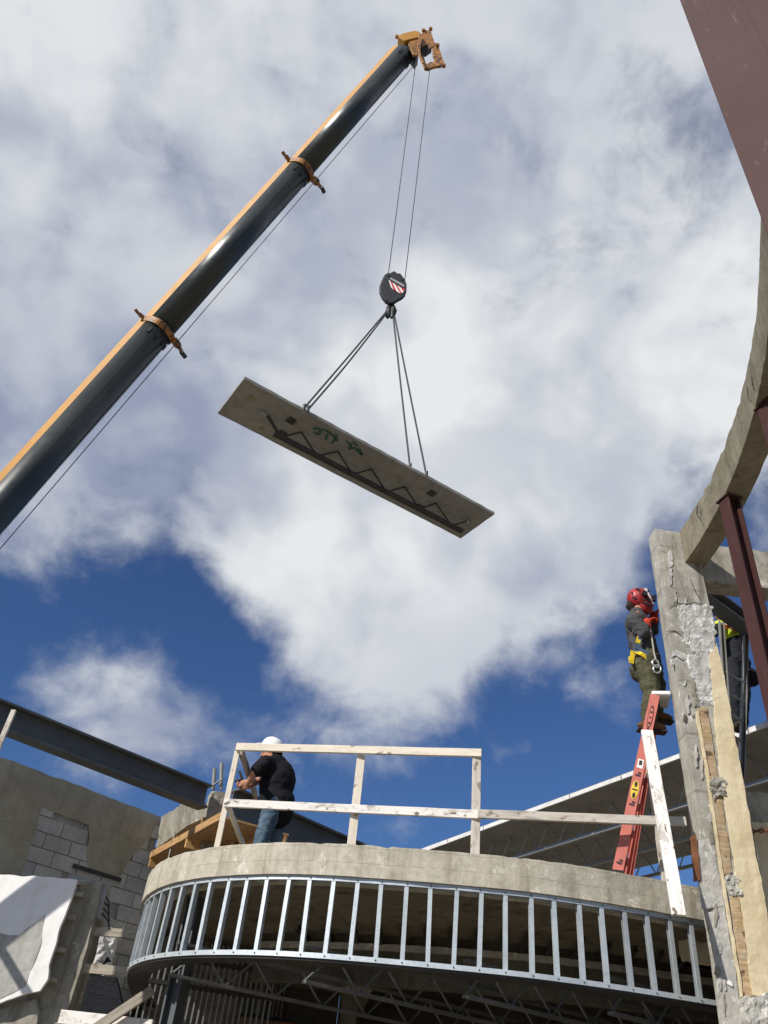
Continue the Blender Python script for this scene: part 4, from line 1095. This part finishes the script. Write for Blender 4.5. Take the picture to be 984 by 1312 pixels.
def spray(strokes, mat, r):
    mb = MB()
    for stn in strokes: 
        P = [W(x, y, z=ZP - .008) for x, y in stn]
        for a, b in zip(P, P[1:]): mb.beam(a, b, r, 0.003)
    mb.build('spray_mark', mat, hs)
spray([[(401, 550), (406, 548), (411, 553), (408, 557), (402, 554)], [(411, 550), (419, 552), (424, 556)], [(420, 556), (417, 564)], [(424, 556), (430, 562), (425, 568)], [(430, 556), (432, 566)]], 'green_spray', .05)
spray([[(443, 565), (450, 570), (447, 575), (455, 574), (462, 579)], [(452, 566), (458, 572)], [(456, 577), (464, 583), (460, 575)]], 'green_spray', .05)
spray([[(316, 511), (322, 508), (327, 512)], [(332, 548), (338, 551)]], 'yellow_spray', .06)
# slings: two pairs of wire ropes
for k, (top, u, v, cross, lab) in enumerate((((497, 397), 0, 0, (391, 522), 'left pair, outer'), ((498, 398), 0, 0, (396, 524), 'left pair, inner'), ((503, 398), 0, 0, (527, 598), 'right pair, inner'), ((504, 397), 0, 0, (548, 608), 'right pair, outer'))):
    h0 = W(*top, y=12.85)
    e1 = W(*cross, z=ZP + .08); e1 = e1 + pv * 0.05 + Vector((0, 0, .02))
    s_ = empty('wire_sling', e1, 'thin wire rope sling from the hook to the hoisted slab, %s rope' % lab, 'sling', 'slings holding the slab')
    mid = h0.lerp(e1, .55) + Vector((0.0, 0, -0.10 if k == 1 else -.02))
    pts = [h0.lerp(mid, i / 5) for i in range(5)] + [mid.lerp(e1, i / 5) for i in range(6)]
    pts = catmull([h0, mid, e1], 8)
    MB().tube(pts, 0.021, 6).build('rope', 'rope_steel', s_)
    MB().tube([e1 + Vector((0, 0, -.06)), e1 + Vector((0, 0, .10))], .035, 8).build('shackle', 'dark_steel', s_)
    MB().tube([h0 + Vector((0, 0, .12)), h0, h0 - Vector((0, 0, .3))], [.05, .06, .035], 8).build('eye', 'black_paint', s_)

# ================================================================== LADDERS
ld = empty('step_ladder', W(795, 1115, y=8.42), 'red fibreglass stepladder under the person in the red welding mask', 'ladder')
yb = 8.12
f0 = W(789, 1114, y=yb); f1 = W(839, 892, y=7.99); f0.z = Z_SLAB; 
ch = [(-.04, -.045), (.04, -.045), (.04, -.033), (-.03, -.033), (-.03, .033), (.04, .033), (.04, .045), (-.04, .045)]
ldir = Vector((0.25, 1, 0)).normalized()
near = profile('rail', f0, f1, [(-a, b * 1.12) for a, b in ch], 'red_fibreglass', ld, up=(1, -.25, 0))
g0 = f0 + Vector((.13, .36, 0)); g1 = f1 + Vector((.09, .26, 0))
profile('rail', g0, g1, ch, 'red_fibreglass', ld, up=(1, -.25, 0))
k0 = f0 + Vector((.30, .75, 0)); k1 = f1 + Vector((.06, .12, -.03))
profile('rear_rail', k0, k1, [(a * .6, b * .6) for a, b in ch], 'red_fibreglass', ld, up=(1, -.25, 0))
profile('rear_rail', k0 + (g0 - f0), k1 + (g1 - f1), [(a * .6, b * .6) for a, b in ch], 'red_fibreglass', ld, up=(1, -.25, 0))
for i in range(1, 7):
    t = i / 7; MB().beam(f0.lerp(f1, t), g0.lerp(g1, t), .08, .025, (f1 - f0)).build('step', 'aluminium', ld)
MB().box((f1 + g1) / 2 + Vector((.06, 0, .03)), (.20, .36, .05), Matrix.Rotation(R(-14), 3, 'Z')).build('top_cap', 'white_label', ld, bevel=.01)
# stickers on the outer face of the near rail
ldn = (f1 - f0).normalized(); lw_ = Vector((1, -.25, 0)); lw_ = (lw_ - ldn * lw_.dot(ldn)).normalized(); lf = lw_.cross(ldn)
if lf.y > 0: lf = -lf
def sticker(t, wdt, hgt_, mat, name, off=.0, px=0.0, oval=False):
    c = f0.lerp(f1, t) + lf * (.041 + off) + lw_ * px
    if oval: P = [c + lw_ * (wdt / 2 * math.cos(a)) + ldn * (hgt_ / 2 * math.sin(a)) for a in [2 * math.pi * i / 20 for i in range(20)]]
    else: P = [c + lw_ * (sx * wdt / 2) + ldn * (sy * hgt_ / 2) for sx, sy in ((-1, -1), (1, -1), (1, 1), (-1, 1))]
    MB().prism(P, lf * .002).build(name, mat, near)
sticker(.86, .055, .26, 'ink', 'logo_oval', .001, oval=True); sticker(.86, .043, .235, 'red_fibreglass', 'logo_field', .0035, oval=True)
for q in range(5): sticker(.79 + q * .033, .026, .02, 'ink', 'logo_letter', .006, oval=q % 2 == 0)
sticker(.585, .06, .10, 'white_label', 'label', .001); sticker(.59, .03, .05, 'ink', 'label_mark', .0035)
sticker(.44, .075, .20, 'yellow_label', 'warning_label', .001, oval=True)
sticker(.47, .03, .06, 'ink', 'warning_mark', .0035, oval=True); sticker(.41, .03, .06, 'ink', 'warning_mark', .0035, oval=True); sticker(.44, .05, .015, 'ink', 'warning_mark', .0035)
for t in (.52, .36, .06): sticker(t, .05, .02, 'ink', 'chevron', .001); sticker(t + .014, .03, .02, 'ink', 'chevron', .001, .012)
MB().box(f0 + Vector((0, 0, .02)), (.12, .12, .05)).build('foot', 'dark_steel', ld); MB().box(g0 + Vector((0, 0, .02)), (.12, .12, .05)).build('foot', 'dark_steel', ld)
MB().box(k0 + Vector((0, 0, .02)), (.08, .08, .05)).build('foot', 'dark_steel', ld); MB().box(k0 + (g0 - f0) + Vector((0, 0, .02)), (.08, .08, .05)).build('foot', 'dark_steel', ld)

al = empty('extension_ladder', (4.85, 8.9, 2.23), 'dull aluminium ladder behind the pillar under the person in the yellow vest', 'ladder')
la0 = W(936, 985, y=9.3); la1 = W(924, 796, y=9.2); lb0 = W(950, 990, y=9.5); lb1 = W(956, 806, y=9.4)
for a, b in ((la0, la1), (lb0, lb1)):
    d = (b - a).normalized(); base = a + d * ((2.23 - a.z) / d.z)
    profile('rail', base, b, [(x * 0.8, y * .7) for x, y in ch], 'aluminium_dull', al, up=(1, 0, 0))
for i in range(1, 12):
    z = 2.23 + .28 * i
    if z > min(la1.z, lb1.z) - .05: break
    qa = la0.lerp(la1, (z - la0.z) / (la1.z - la0.z)); qb = lb0.lerp(lb1, (z - lb0.z) / (lb1.z - lb0.z))
    MB().tube([qa, qb], .017, 8).build('rung', 'aluminium_dull', al)

# ================================================================== PEOPLE
def organic(mb, name, mat, parent, vox=0.014, wrinkle=0.0, smooth=6, wscale=0.09):
    o = mb.build(name, mat, parent, smooth=True)
    m = o.modifiers.new('remesh', 'REMESH'); m.mode = 'VOXEL'; m.voxel_size = vox; m.use_smooth_shade = True
    m = o.modifiers.new('smooth', 'SMOOTH'); m.factor = 0.5; m.iterations = smooth
    if wrinkle:
        t = bpy.data.textures.new(name + '_folds', 'CLOUDS'); t.noise_scale = wscale; t.noise_depth = 2
        m = o.modifiers.new('folds', 'DISPLACE'); m.texture = t; m.strength = wrinkle; m.mid_level = 0.5; m.texture_coords = 'GLOBAL'
    return o
def fingers(mb, wrist, palm_dir, side, curl, L=0.09, r=0.0095):
    """palm, four fingers of unequal length with two bends and a thumb off the side"""
    d = Vector(palm_dir).normalized(); s = Vector(side); s = (s - d * s.dot(d)).normalized(); c = Vector(curl); c = (c - d * c.dot(d) - s * c.dot(s)).normalized()
    wrist = Vector(wrist)
    pal = wrist + d * 0.05
    Mx = Matrix((s, c, d)).transposed()
    mb.ell(pal, (0.042, 0.018, 0.055), Mx)
    for i, (o_, l) in enumerate(((-.030, .070), (-.010, .080), (.010, .076), (.029, .060))):
        k = wrist + d * 0.092 + s * o_
        a = k + d * l * .40 + c * l * .22; b = a + d * l * .15 + c * l * .34; e = b - d * l * .12 + c * l * .24
        mb.limb([(k, r), (a, r * .95), (b, r * .88), (e, r * .8)])
    k = wrist + d * 0.03 - s * .036
    a = k - s * .022 + d * .03 + c * .012; b = a + d * .028 + c * .018 + s * .004
    mb.limb([(k, r * 1.3), (a, r * 1.1), (b, r * .9)])
def head_shape(mb, c, face, up=(0, 0, 1), s=1.0):
    c = Vector(c); f = Vector(face).normalized(); u = Vector(up); u = (u - f * u.dot(f)).normalized(); sd = u.cross(f)
    M = Matrix((sd, f, u)).transposed()
    P = lambda x, y, z: c + M @ (Vector((x, y, z)) * s)
    mb.ell(P(0, -.012, .022), (.076 * s, .094 * s, .092 * s), M)          # skull
    mb.ell(P(0, .018, -.052), (.056 * s, .068 * s, .066 * s), M)          # jaw
    mb.limb([(P(0, .088, .008), .010 * s), (P(0, .108, -.022), .014 * s)])  # nose
    mb.limb([(P(-.02, .083, -.058), .008 * s), (P(.02, .083, -.058), .008 * s)])  # lips
    mb.ell(P(0, .074, -.094), (.022 * s, .018 * s, .016 * s), M)          # chin
    for q in (-1, 1):
        mb.ell(P(q * .077, -.008, -.008), (.010 * s, .019 * s, .030 * s), M)  # ears
        mb.ell(P(q * .032, .074, .020), (.020 * s, .014 * s, .009 * s), M)   # brow
    return P, M

# ---- person in black on the balcony, working at the post
Y1 = 9.55
def q1(px, py, dy=0.0): return W(px, py, y=Y1 + dy)
pe = empty('person', Vector((q1(345, 1050).x + .02, Y1, Z_SLAB)), 'person in black T-shirt, jeans and white hard hat at the guard rail corner', 'person')
hip = q1(352, 1046); hipz = 2.98
hip = Vector((q1(351, 1052).x, Y1, hipz))
chest = q1(352, 998); neck = q1(348, 969); headc = q1(345, 963, -.02) 
sh_n = q1(340, 978, -.20); sh_f = q1(352, 977, .20)                    # near and far shoulder
el_n = q1(326, 990, -.24); wr_n = q1(319, 1002, -.10)
el_f = q1(332, 1000, .22); wr_f = q1(318, 1008, .02)
fl1 = Vector((hip.x - .10, Y1 - .10, Z_SLAB + .07)); fl2 = Vector((hip.x + .05, Y1 + .14, Z_SLAB + .07))
kn1 = Vector((hip.x - .09, Y1 - .11, 2.64)); kn2 = Vector((hip.x + .03, Y1 + .12, 2.64))
hp1 = hip + Vector((-.02, -.10, 0)); hp2 = hip + Vector((.0, .10, 0))
FACE = Vector((-1, 0.25, -.35))
body = MB()
head_shape(body, headc, FACE, (.35, 0, 1))
body.limb([(headc + Vector((.01, 0, -.06)), .055), (neck, .058), (chest, .14), (hip, .13)])
body.limb([(neck, .06), (sh_n, .065), (el_n, .046), (wr_n, .030)]).limb([(neck, .06), (sh_f, .065), (el_f, .046), (wr_f, .030)])
body.limb([(hip, .12), (hp1, .10), (kn1, .062), (fl1, .045)]).limb([(hip, .12), (hp2, .10), (kn2, .062), (fl2, .045)])
fingers(body, wr_n, (-1, .05, -.25), (0, 0, 1), (0.1, 1, 0)); fingers(body, wr_f, (-1, -.1, .05), (0, 0, 1), (.1, -1, 0))
organic(body, 'body', 'skin', pe, 0.009, smooth=3)
shirt = MB()
shirt.limb([(neck + Vector((.03, 0, .02)), .085), (q1(353, 984), .165), (q1(353, 1005), .20), (q1(354, 1024), .205), (q1(355, 1040), .195)])
shirt.ell(q1(357, 1002), (.205, .22, .27)); shirt.ell(q1(356, 1030), (.21, .225, .21)); shirt.ell(q1(350, 1030), (.19, .215, .15)); shirt.ell(q1(350, 1010), (.17, .2, .2))
mid_n = sh_n.lerp(el_n, .72)
shirt.limb([(q1(349, 979), .10), (sh_n, .095), (mid_n, .082)]).limb([(q1(353, 979), .10), (sh_f, .095), (sh_f.lerp(el_f, .7), .08)])
organic(shirt, 'shirt', 'black_shirt', pe, 0.016, 0.022, 5)
tr = MB()
tr.limb([(hip + Vector((.02, 0, .02)), .14), (hp1, .128), (kn1, .088), (fl1 + Vector((0, 0, .03)), .078)]).limb([(hip + Vector((0.02, 0, .02)), .14), (hp2, .128), (kn2, .088), (fl2 + Vector((0, 0, .03)), .078)])
tr.ell(hip + Vector((.05, 0, -.03)), (.14, .19, .12))
organic(tr, 'trousers', 'jeans', pe, 0.014, 0.03, 4, .06)
for f_ in (fl1, fl2):
    bt = MB(); bt.ell(f_ + Vector((-.08, 0, -.025)), (.14, .05, .05)).ell(f_, (.06, .05, .075)); organic(bt, 'boot', 'boot_leather', pe, .012)
hat = MB(); hc = headc + Vector((.015, 0, .035))
hu = Vector((.25, -.05, 1)).normalized(); hf = FACE - hu * FACE.dot(hu); hf.normalize(); HM = Matrix((hu.cross(hf), hf, hu)).transposed()
vs = []; fs = []; nu = 24
for j, (rr, zz) in enumerate(((.158, -.004), (.132, 0.0), (.130, .03), (.122, .075), (.10, .112), (.065, .135), (.025, .145))):
    for i in range(nu):
        a = 2 * math.pi * i / nu
        k = rr * (1.0 + (.22 if j == 0 and math.sin(a) > .3 else 0) * math.sin(a))
        vs.append(hc + HM @ Vector((k * .88 * math.cos(a), k * 1.05 * math.sin(a), zz)))
for j in range(6):
    for i in range(nu): fs.append((j * nu + i, j * nu + (i + 1) % nu, (j + 1) * nu + (i + 1) % nu, (j + 1) * nu + i))
fs.append([6 * nu + i for i in range(nu)])
hato = hat.add(vs, fs).build('hard_hat', 'white_plastic', pe, smooth=True)
m = hato.modifiers.new('shell', 'SOLIDIFY'); m.thickness = .004
dr = MB(); t0 = wr_n + Vector((-.10, .0, .02)); dr.tube([t0 + Vector((.03, .02, -.02)), t0 + Vector((-.04, 0, .10))], [.018, .012], 8).tube([t0, t0 + Vector((-.07, 0, -.03))], .014, 8)
tl = dr.build('marker_tool', 'ink'); tag(tl, 'small black tool held by the person in black', 'tool')

# ---- welder on the stepladder
Y2 = 8.20
def q2(px, py, dy=0.0): return W(px, py, y=Y2 + dy)
we = empty('person', q2(838, 930), 'person in red welding mask, grey shirt and olive trousers standing high on the red ladder', 'person')
headc = q2(819, 770); neck = q2(816, 786); chest = q2(820, 812); hip = q2(828, 848)
sh_n = q2(813, 797, -.14); sh_f = q2(820, 795, .16); el_n = q2(824, 811, -.20); wr_n = q2(829, 797, -.13); el_f = q2(836, 808, .2); wr_f = q2(838, 788, .12)
hp1 = q2(827, 850, -.08); hp2 = q2(832, 850, .08); kn1 = q2(835, 888, -.10); kn2 = q2(842, 886, .10); an1 = q2(831, 924, -.09); an2 = q2(840, 912, .12)
FACE2 = Vector((1, .15, -.05))
body = MB(); head_shape(body, headc, FACE2)
body.limb([(headc + Vector((0, 0, -.06)), .055), (neck, .06), (chest, .14), (hip, .13)])
body.limb([(neck, .06), (sh_n, .065), (el_n, .046), (wr_n, .032)]).limb([(neck, .06), (sh_f, .065), (el_f, .046), (wr_f, .032)])
body.limb([(hip, .12), (hp1, .10), (kn1, .062), (an1, .045)]).limb([(hip, .12), (hp2, .10), (kn2, .062), (an2, .045)])
organic(body, 'body', 'skin', we, 0.012, smooth=3)
shirt = MB(); shirt.limb([(neck, .085), (q2(817, 800), .155), (q2(822, 822), .16), (q2(828, 843), .155)])
shirt.limb([(q2(815, 796), .12), (sh_n, .10), (el_n, .078), (el_n.lerp(wr_n, .6), .062)]).limb([(q2(818, 796), .12), (sh_f, .10), (el_f, .078), (el_f.lerp(wr_f, .7), .06)])
organic(shirt, 'shirt', 'grey_shirt', we, .015, .04, 4, .07)
tr = MB(); tr.limb([(hip + Vector((0, 0, .04)), .165), (hp1, .14), (kn1, .105), (an1 + Vector((0, 0, .02)), .085)]).limb([(hip + Vector((0, 0, .04)), .165), (hp2, .14), (kn2, .105), (an2 + Vector((0, 0, .02)), .085)])
tr.ell(q2(823, 858), (.14, .19, .15))
organic(tr, 'trousers', 'olive_trousers', we, .015, .05, 4, .07)
for nm, w_, e_ in (('near', wr_n, el_n), ('far', wr_f, el_f)):
    gl = MB(); dd = (w_ - e_).normalized()
    gl.limb([(e_.lerp(w_, .62), .070), (w_, .052)]); fingers(gl, w_, dd + Vector((.8, 0, .1)), (0, 1, 0), (1, 0, -.5), r=.013)
    organic(gl, 'glove', 'red_glove', we, .011, smooth=3)
for a in (an1, an2):
    bt = MB(); bt.ell(a + Vector((.02, -.02, -.07)), (.17, .066, .06)).limb([(a + Vector((0, 0, .03)), .070), (a + Vector((.01, 0, -.06)), .066)])
    bo = organic(bt, 'boot', 'boot_leather', we, .012)
    so_ = MB(); so_.box(a + Vector((.015, -.02, -.125)), (.32, .11, .025)); so_.build('sole', 'boot_dark', bo, bevel=.008)
# mask: domed shell with a window, ratchet knob and a chin skirt
mk = MB(); mk.ell(headc + Vector((.0, 0, .03)), (.150, .135, .145)).ell(headc + Vector((.06, 0, -.04)), (.115, .115, .15))
mk.ell(headc + Vector((.085, 0, .02)), (.10, .105, .10))
mo = organic(mk, 'welding_mask', 'red_helmet', we, .012, smooth=4)
MB().box(headc + Vector((.175, -.03, .03)), (.03, .11, .09)).build('visor', 'dark_lens', mo, bevel=.01)
for k, (c_, r_) in enumerate(((Vector((.02, -.132, .02)), .035),)):
    MB().tube([headc + c_, headc + c_ + Vector((0, -.03, 0))], r_, 12).build('ratchet_knob', 'black_paint', mo)
for a, b in (((-.12, -.085, .04), (.10, -.115, .09)), ((-.10, -.09, -.02), (.09, -.12, -.05)), ((-.06, -.118, .10), (.05, -.128, -.02)), ((.05, -.118, .12), (.13, -.085, -.08)), ((-.02, -.128, -.10), (.10, -.112, -.13))):
    MB().beam(headc + Vector(a), headc + Vector(b), .03, .012, (0, 1, 0)).build('mask_stripe', 'black_paint' if a[0] < 0 else 'white_label', mo)
MB().tube([headc + Vector((-.11, 0, -.02)), headc + Vector((-.13, 0, -.10)), headc + Vector((-.10, 0, -.14))], [.03, .05, .04], 8).build('neck_guard', 'hair', mo)
# harness
def strap(pts, mat, name='harness_strap', w=.045, r=None):
    mb = MB()
    for a, b in zip(pts, pts[1:]): mb.beam(a, b, w, .012, (0, 1, 0.0))
    return mb.build(name, mat, we)
strap([q2(813, 834, -.17), q2(822, 838, -.21), q2(834, 846, -.20), q2(839, 850, -.18)], 'harness_yellow', w=.05)
strap([q2(808, 842, -.08), q2(809, 850, -.12), q2(811, 834, -.13)], 'harness_yellow', w=.05)
strap([q2(817, 824, -.20), q2(819, 816, -.20)], 'harness_yellow', w=.05)
strap([q2(812, 832, -.17), q2(822, 834, -.20), q2(832, 838, -.20)], 'harness_blue', w=.06)
strap([q2(816, 832, -.19), q2(823, 808, -.21), q2(830, 806, -.2)], 'harness_blue', w=.05)
MB().tube([q2(833, 806, -.2), q2(836, 822, -.22), q2(838, 836, -.22), q2(841, 848, -.23)], .010, 6).build('lanyard', 'web_sling', we)
def link(c, r, R_, M):
    return MB().tube([c + M @ Vector((R_[0] * math.cos(a), 0, R_[1] * math.sin(a))) for a in [2 * math.pi * i / 14 for i in range(15)]], r, 6)
link(q2(840, 850, -.24), .011, (.035, .05), Matrix.Identity(3)).build('carabiner', 'chrome', we, smooth=True)
link(q2(842, 857, -.24), .011, (.04, .055), Matrix.Rotation(.5, 3, 'Y')).build('carabiner', 'chrome', we, smooth=True)

# ---- person in yellow vest behind the pillar
Y3 = 9.75
def q3(px, py, dy=0.0): return W(px, py, y=Y3 + dy)
wv = empty('person', q3(948, 935), 'person in yellow high visibility vest and dark trousers on the aluminium ladder behind the pillar', 'person')
headc = q3(923, 788); neck = q3(927, 797); chest = q3(936, 812); hip = q3(944, 846)
sh_n = q3(921, 803, -.12); sh_f = q3(948, 803, .12); el_n = q3(914, 812, -.25); wr_n = q3(905, 796, -.3); el_f = q3(952, 818, .2); wr_f = q3(940, 806, -.2)
hp1 = q3(939, 850, -.02); hp2 = q3(950, 850, .02); kn1 = q3(942, 890, -.1); kn2 = q3(952, 888); an1 = q3(944, 928, -.03); an2 = q3(951, 926, .05)
body = MB(); head_shape(body, headc, (-.6, -.6, .1))
body.limb([(headc + Vector((0, 0, -.06)), .055), (neck, .06), (chest, .14), (hip, .13)])
body.limb([(neck, .06), (sh_n, .065), (el_n, .046), (wr_n, .032)]).limb([(neck, .06), (sh_f, .065), (el_f, .046), (wr_f, .032)])
body.limb([(hip, .12), (hp1, .1), (kn1, .062), (an1, .045)]).limb([(hip, .12), (hp2, .1), (kn2, .062), (an2, .045)])
fingers(body, wr_n, (-.6, -.4, .3), (0, 0, 1), (.3, 1, 0)); fingers(body, wr_f, (-.6, -.4, .3), (0, 0, 1), (.3, 1, 0))
organic(body, 'body', 'skin', wv, .012, smooth=3)
vest = MB(); vest.limb([(neck + Vector((0, 0, -.03)), .09), (q3(934, 806), .15), (q3(937, 816), .165)]).limb([(q3(934, 803), .1), (sh_n, .09)]).limb([(q3(938, 803), .1), (sh_f, .09)])
ts = MB(); ts.limb([(q3(935, 800), .15), (q3(940, 822), .155), (q3(944, 845), .155)]).limb([(sh_n, .075), (el_n, .065), (el_n.lerp(wr_n, .7), .05)]).limb([(sh_f, .075), (el_f, .065), (el_f.lerp(wr_f, .7), .05)])
organic(ts, 'shirt', 'dark_trousers', wv, .015, .02)
vo = organic(vest, 'vest', 'hivis', wv, .015, .02)
MB().beam(q3(920, 803, -.22), q3(952, 803, -.19), .02, .05).build('reflective_band', 'orange_band', vo)
tr = MB(); tr.limb([(hip, .16), (hp1, .125), (kn1, .095), (an1 + Vector((0, 0, .02)), .085)]).limb([(hip, .16), (hp2, .125), (kn2, .095), (an2 + Vector((0, 0, .02)), .085)])
organic(tr, 'trousers', 'dark_trousers', wv, .015, .04)
tb_ = MB(); tb_.ell(q3(961, 868), (.13, .12, .15)); organic(tb_, 'tool_bag', 'black_shirt', wv, .02, .04)
for a in (an1, an2):
    bt = MB(); bt.ell(a + Vector((-.03, -.07, -.06)), (.06, .14, .05)).limb([(a, .068), (a + Vector((0, 0, -.06)), .062)]); organic(bt, 'boot', 'boot_dark', wv, .012)
hh = MB(); hh.ell(headc + Vector((0.02, 0.03, .03)), (.088, .10, .09)); organic(hh, 'hair', 'hair', wv, .012)

# ---- person in white in the doorway
H4 = 13.0
def q4(px, py, dd=0.0): return W(px, py, h=H4 + dd)
ww = empty('person', Vector((q4(124, 1250).x, q4(124, 1250).y, GZ)), 'person in white long sleeved shirt standing behind the boards of the doorway', 'person')
headc = q4(124, 1181); neck = q4(125, 1192); chest = q4(125, 1208); hip = q4(124, 1232)
dirv = Vector((ray(124, 1200).x, ray(124, 1200).y, 0)).normalized(); sv = Vector((dirv.y, -dirv.x, 0))
zf = hip.z - .86
plat = MB().box((hip.x, hip.y, zf - .05), (1.6, 1.4, .1), Matrix.Rotation(R(-43), 3, 'Z')).build('work_platform', 'wood_weathered'); tag(plat, 'timber platform under the person in white', 'platform')
pl2 = MB().box((hip.x, hip.y, (zf - .1 + GZ) / 2), (1.2, 1.0, zf - .1 - GZ), Matrix.Rotation(R(-43), 3, 'Z')).build('trestle', 'wood_weathered', plat)
ww.location.z = zf
sh_n = chest + sv * .17 + Vector((0, 0, .12)); sh_f = chest - sv * .17 + Vector((0, 0, .12))
el_n = sh_n + Vector((0, 0, -.27)) + sv * .03; wr_n = el_n + Vector((0, 0, -.22)) - dirv * .08
el_f = sh_f + Vector((0, 0, -.27)) - sv * .03; wr_f = el_f + Vector((0, 0, -.2)) - dirv * .12
hp1 = hip + sv * .09; hp2 = hip - sv * .09
fa = Vector((hp1.x, hp1.y, zf + .08)); fb2 = Vector((hp2.x, hp2.y, zf + .08))
body = MB(); head_shape(body, headc, -dirv)
body.limb([(headc + Vector((0, 0, -.06)), .055), (neck, .055), (chest, .13), (hip, .125)]).limb([(neck, .06), (sh_n, .06), (el_n, .045), (wr_n, .03)]).limb([(neck, .06), (sh_f, .06), (el_f, .045), (wr_f, .03)])
body.limb([(hip, .12), (hp1, .1), ((hp1 + fa) / 2, .06), (fa, .045)]).limb([(hip, .12), (hp2, .1), ((hp2 + fb2) / 2, .06), (fb2, .045)])
fingers(body, wr_n, (0, 0, -1), dirv, -sv); fingers(body, wr_f, (0, 0, -1), dirv, sv)
organic(body, 'body', 'skin_dark', ww, .012, smooth=3)
shirt = MB(); shirt.limb([(neck + Vector((0, 0, -.03)), .08), (chest, .15), (hip + Vector((0, 0, .08)), .15), (hip + Vector((0, 0, -.02)), .15)]).limb([(chest + Vector((0, 0, .11)), .09), (sh_n, .085), (el_n, .07), (wr_n + Vector((0, 0, .02)), .055)]).limb([(chest + Vector((0, 0, .11)), .09), (sh_f, .085), (el_f, .07), (wr_f + Vector((0, 0, .02)), .055)])
organic(shirt, 'shirt', 'white_shirt', ww, .014, .035, 4, .06)
tr = MB(); tr.limb([(hip, .14), (hp1, .115), ((hp1 + fa) / 2, .085), (fa, .075)]).limb([(hip, .14), (hp2, .115), ((hp2 + fb2) / 2, .085), (fb2, .075)])
organic(tr, 'trousers', 'dark_trousers', ww, .015, .03)
for a in (fa, fb2):
    bt = MB(); bt.ell(a - dirv * .07 + Vector((0, 0, -.03)), (.06, .13, .05), Matrix.Rotation(math.atan2(-dirv.x, dirv.y), 3, 'Z')); organic(bt, 'boot', 'boot_dark', ww, .012)
cp = MB(); cp.ell(headc + Vector((0, 0, .05)), (.09, .105, .09)).ell(headc - dirv * .11 + Vector((0, 0, .045)), (.07, .07, .014)); organic(cp, 'cap', 'hair', ww, .011)
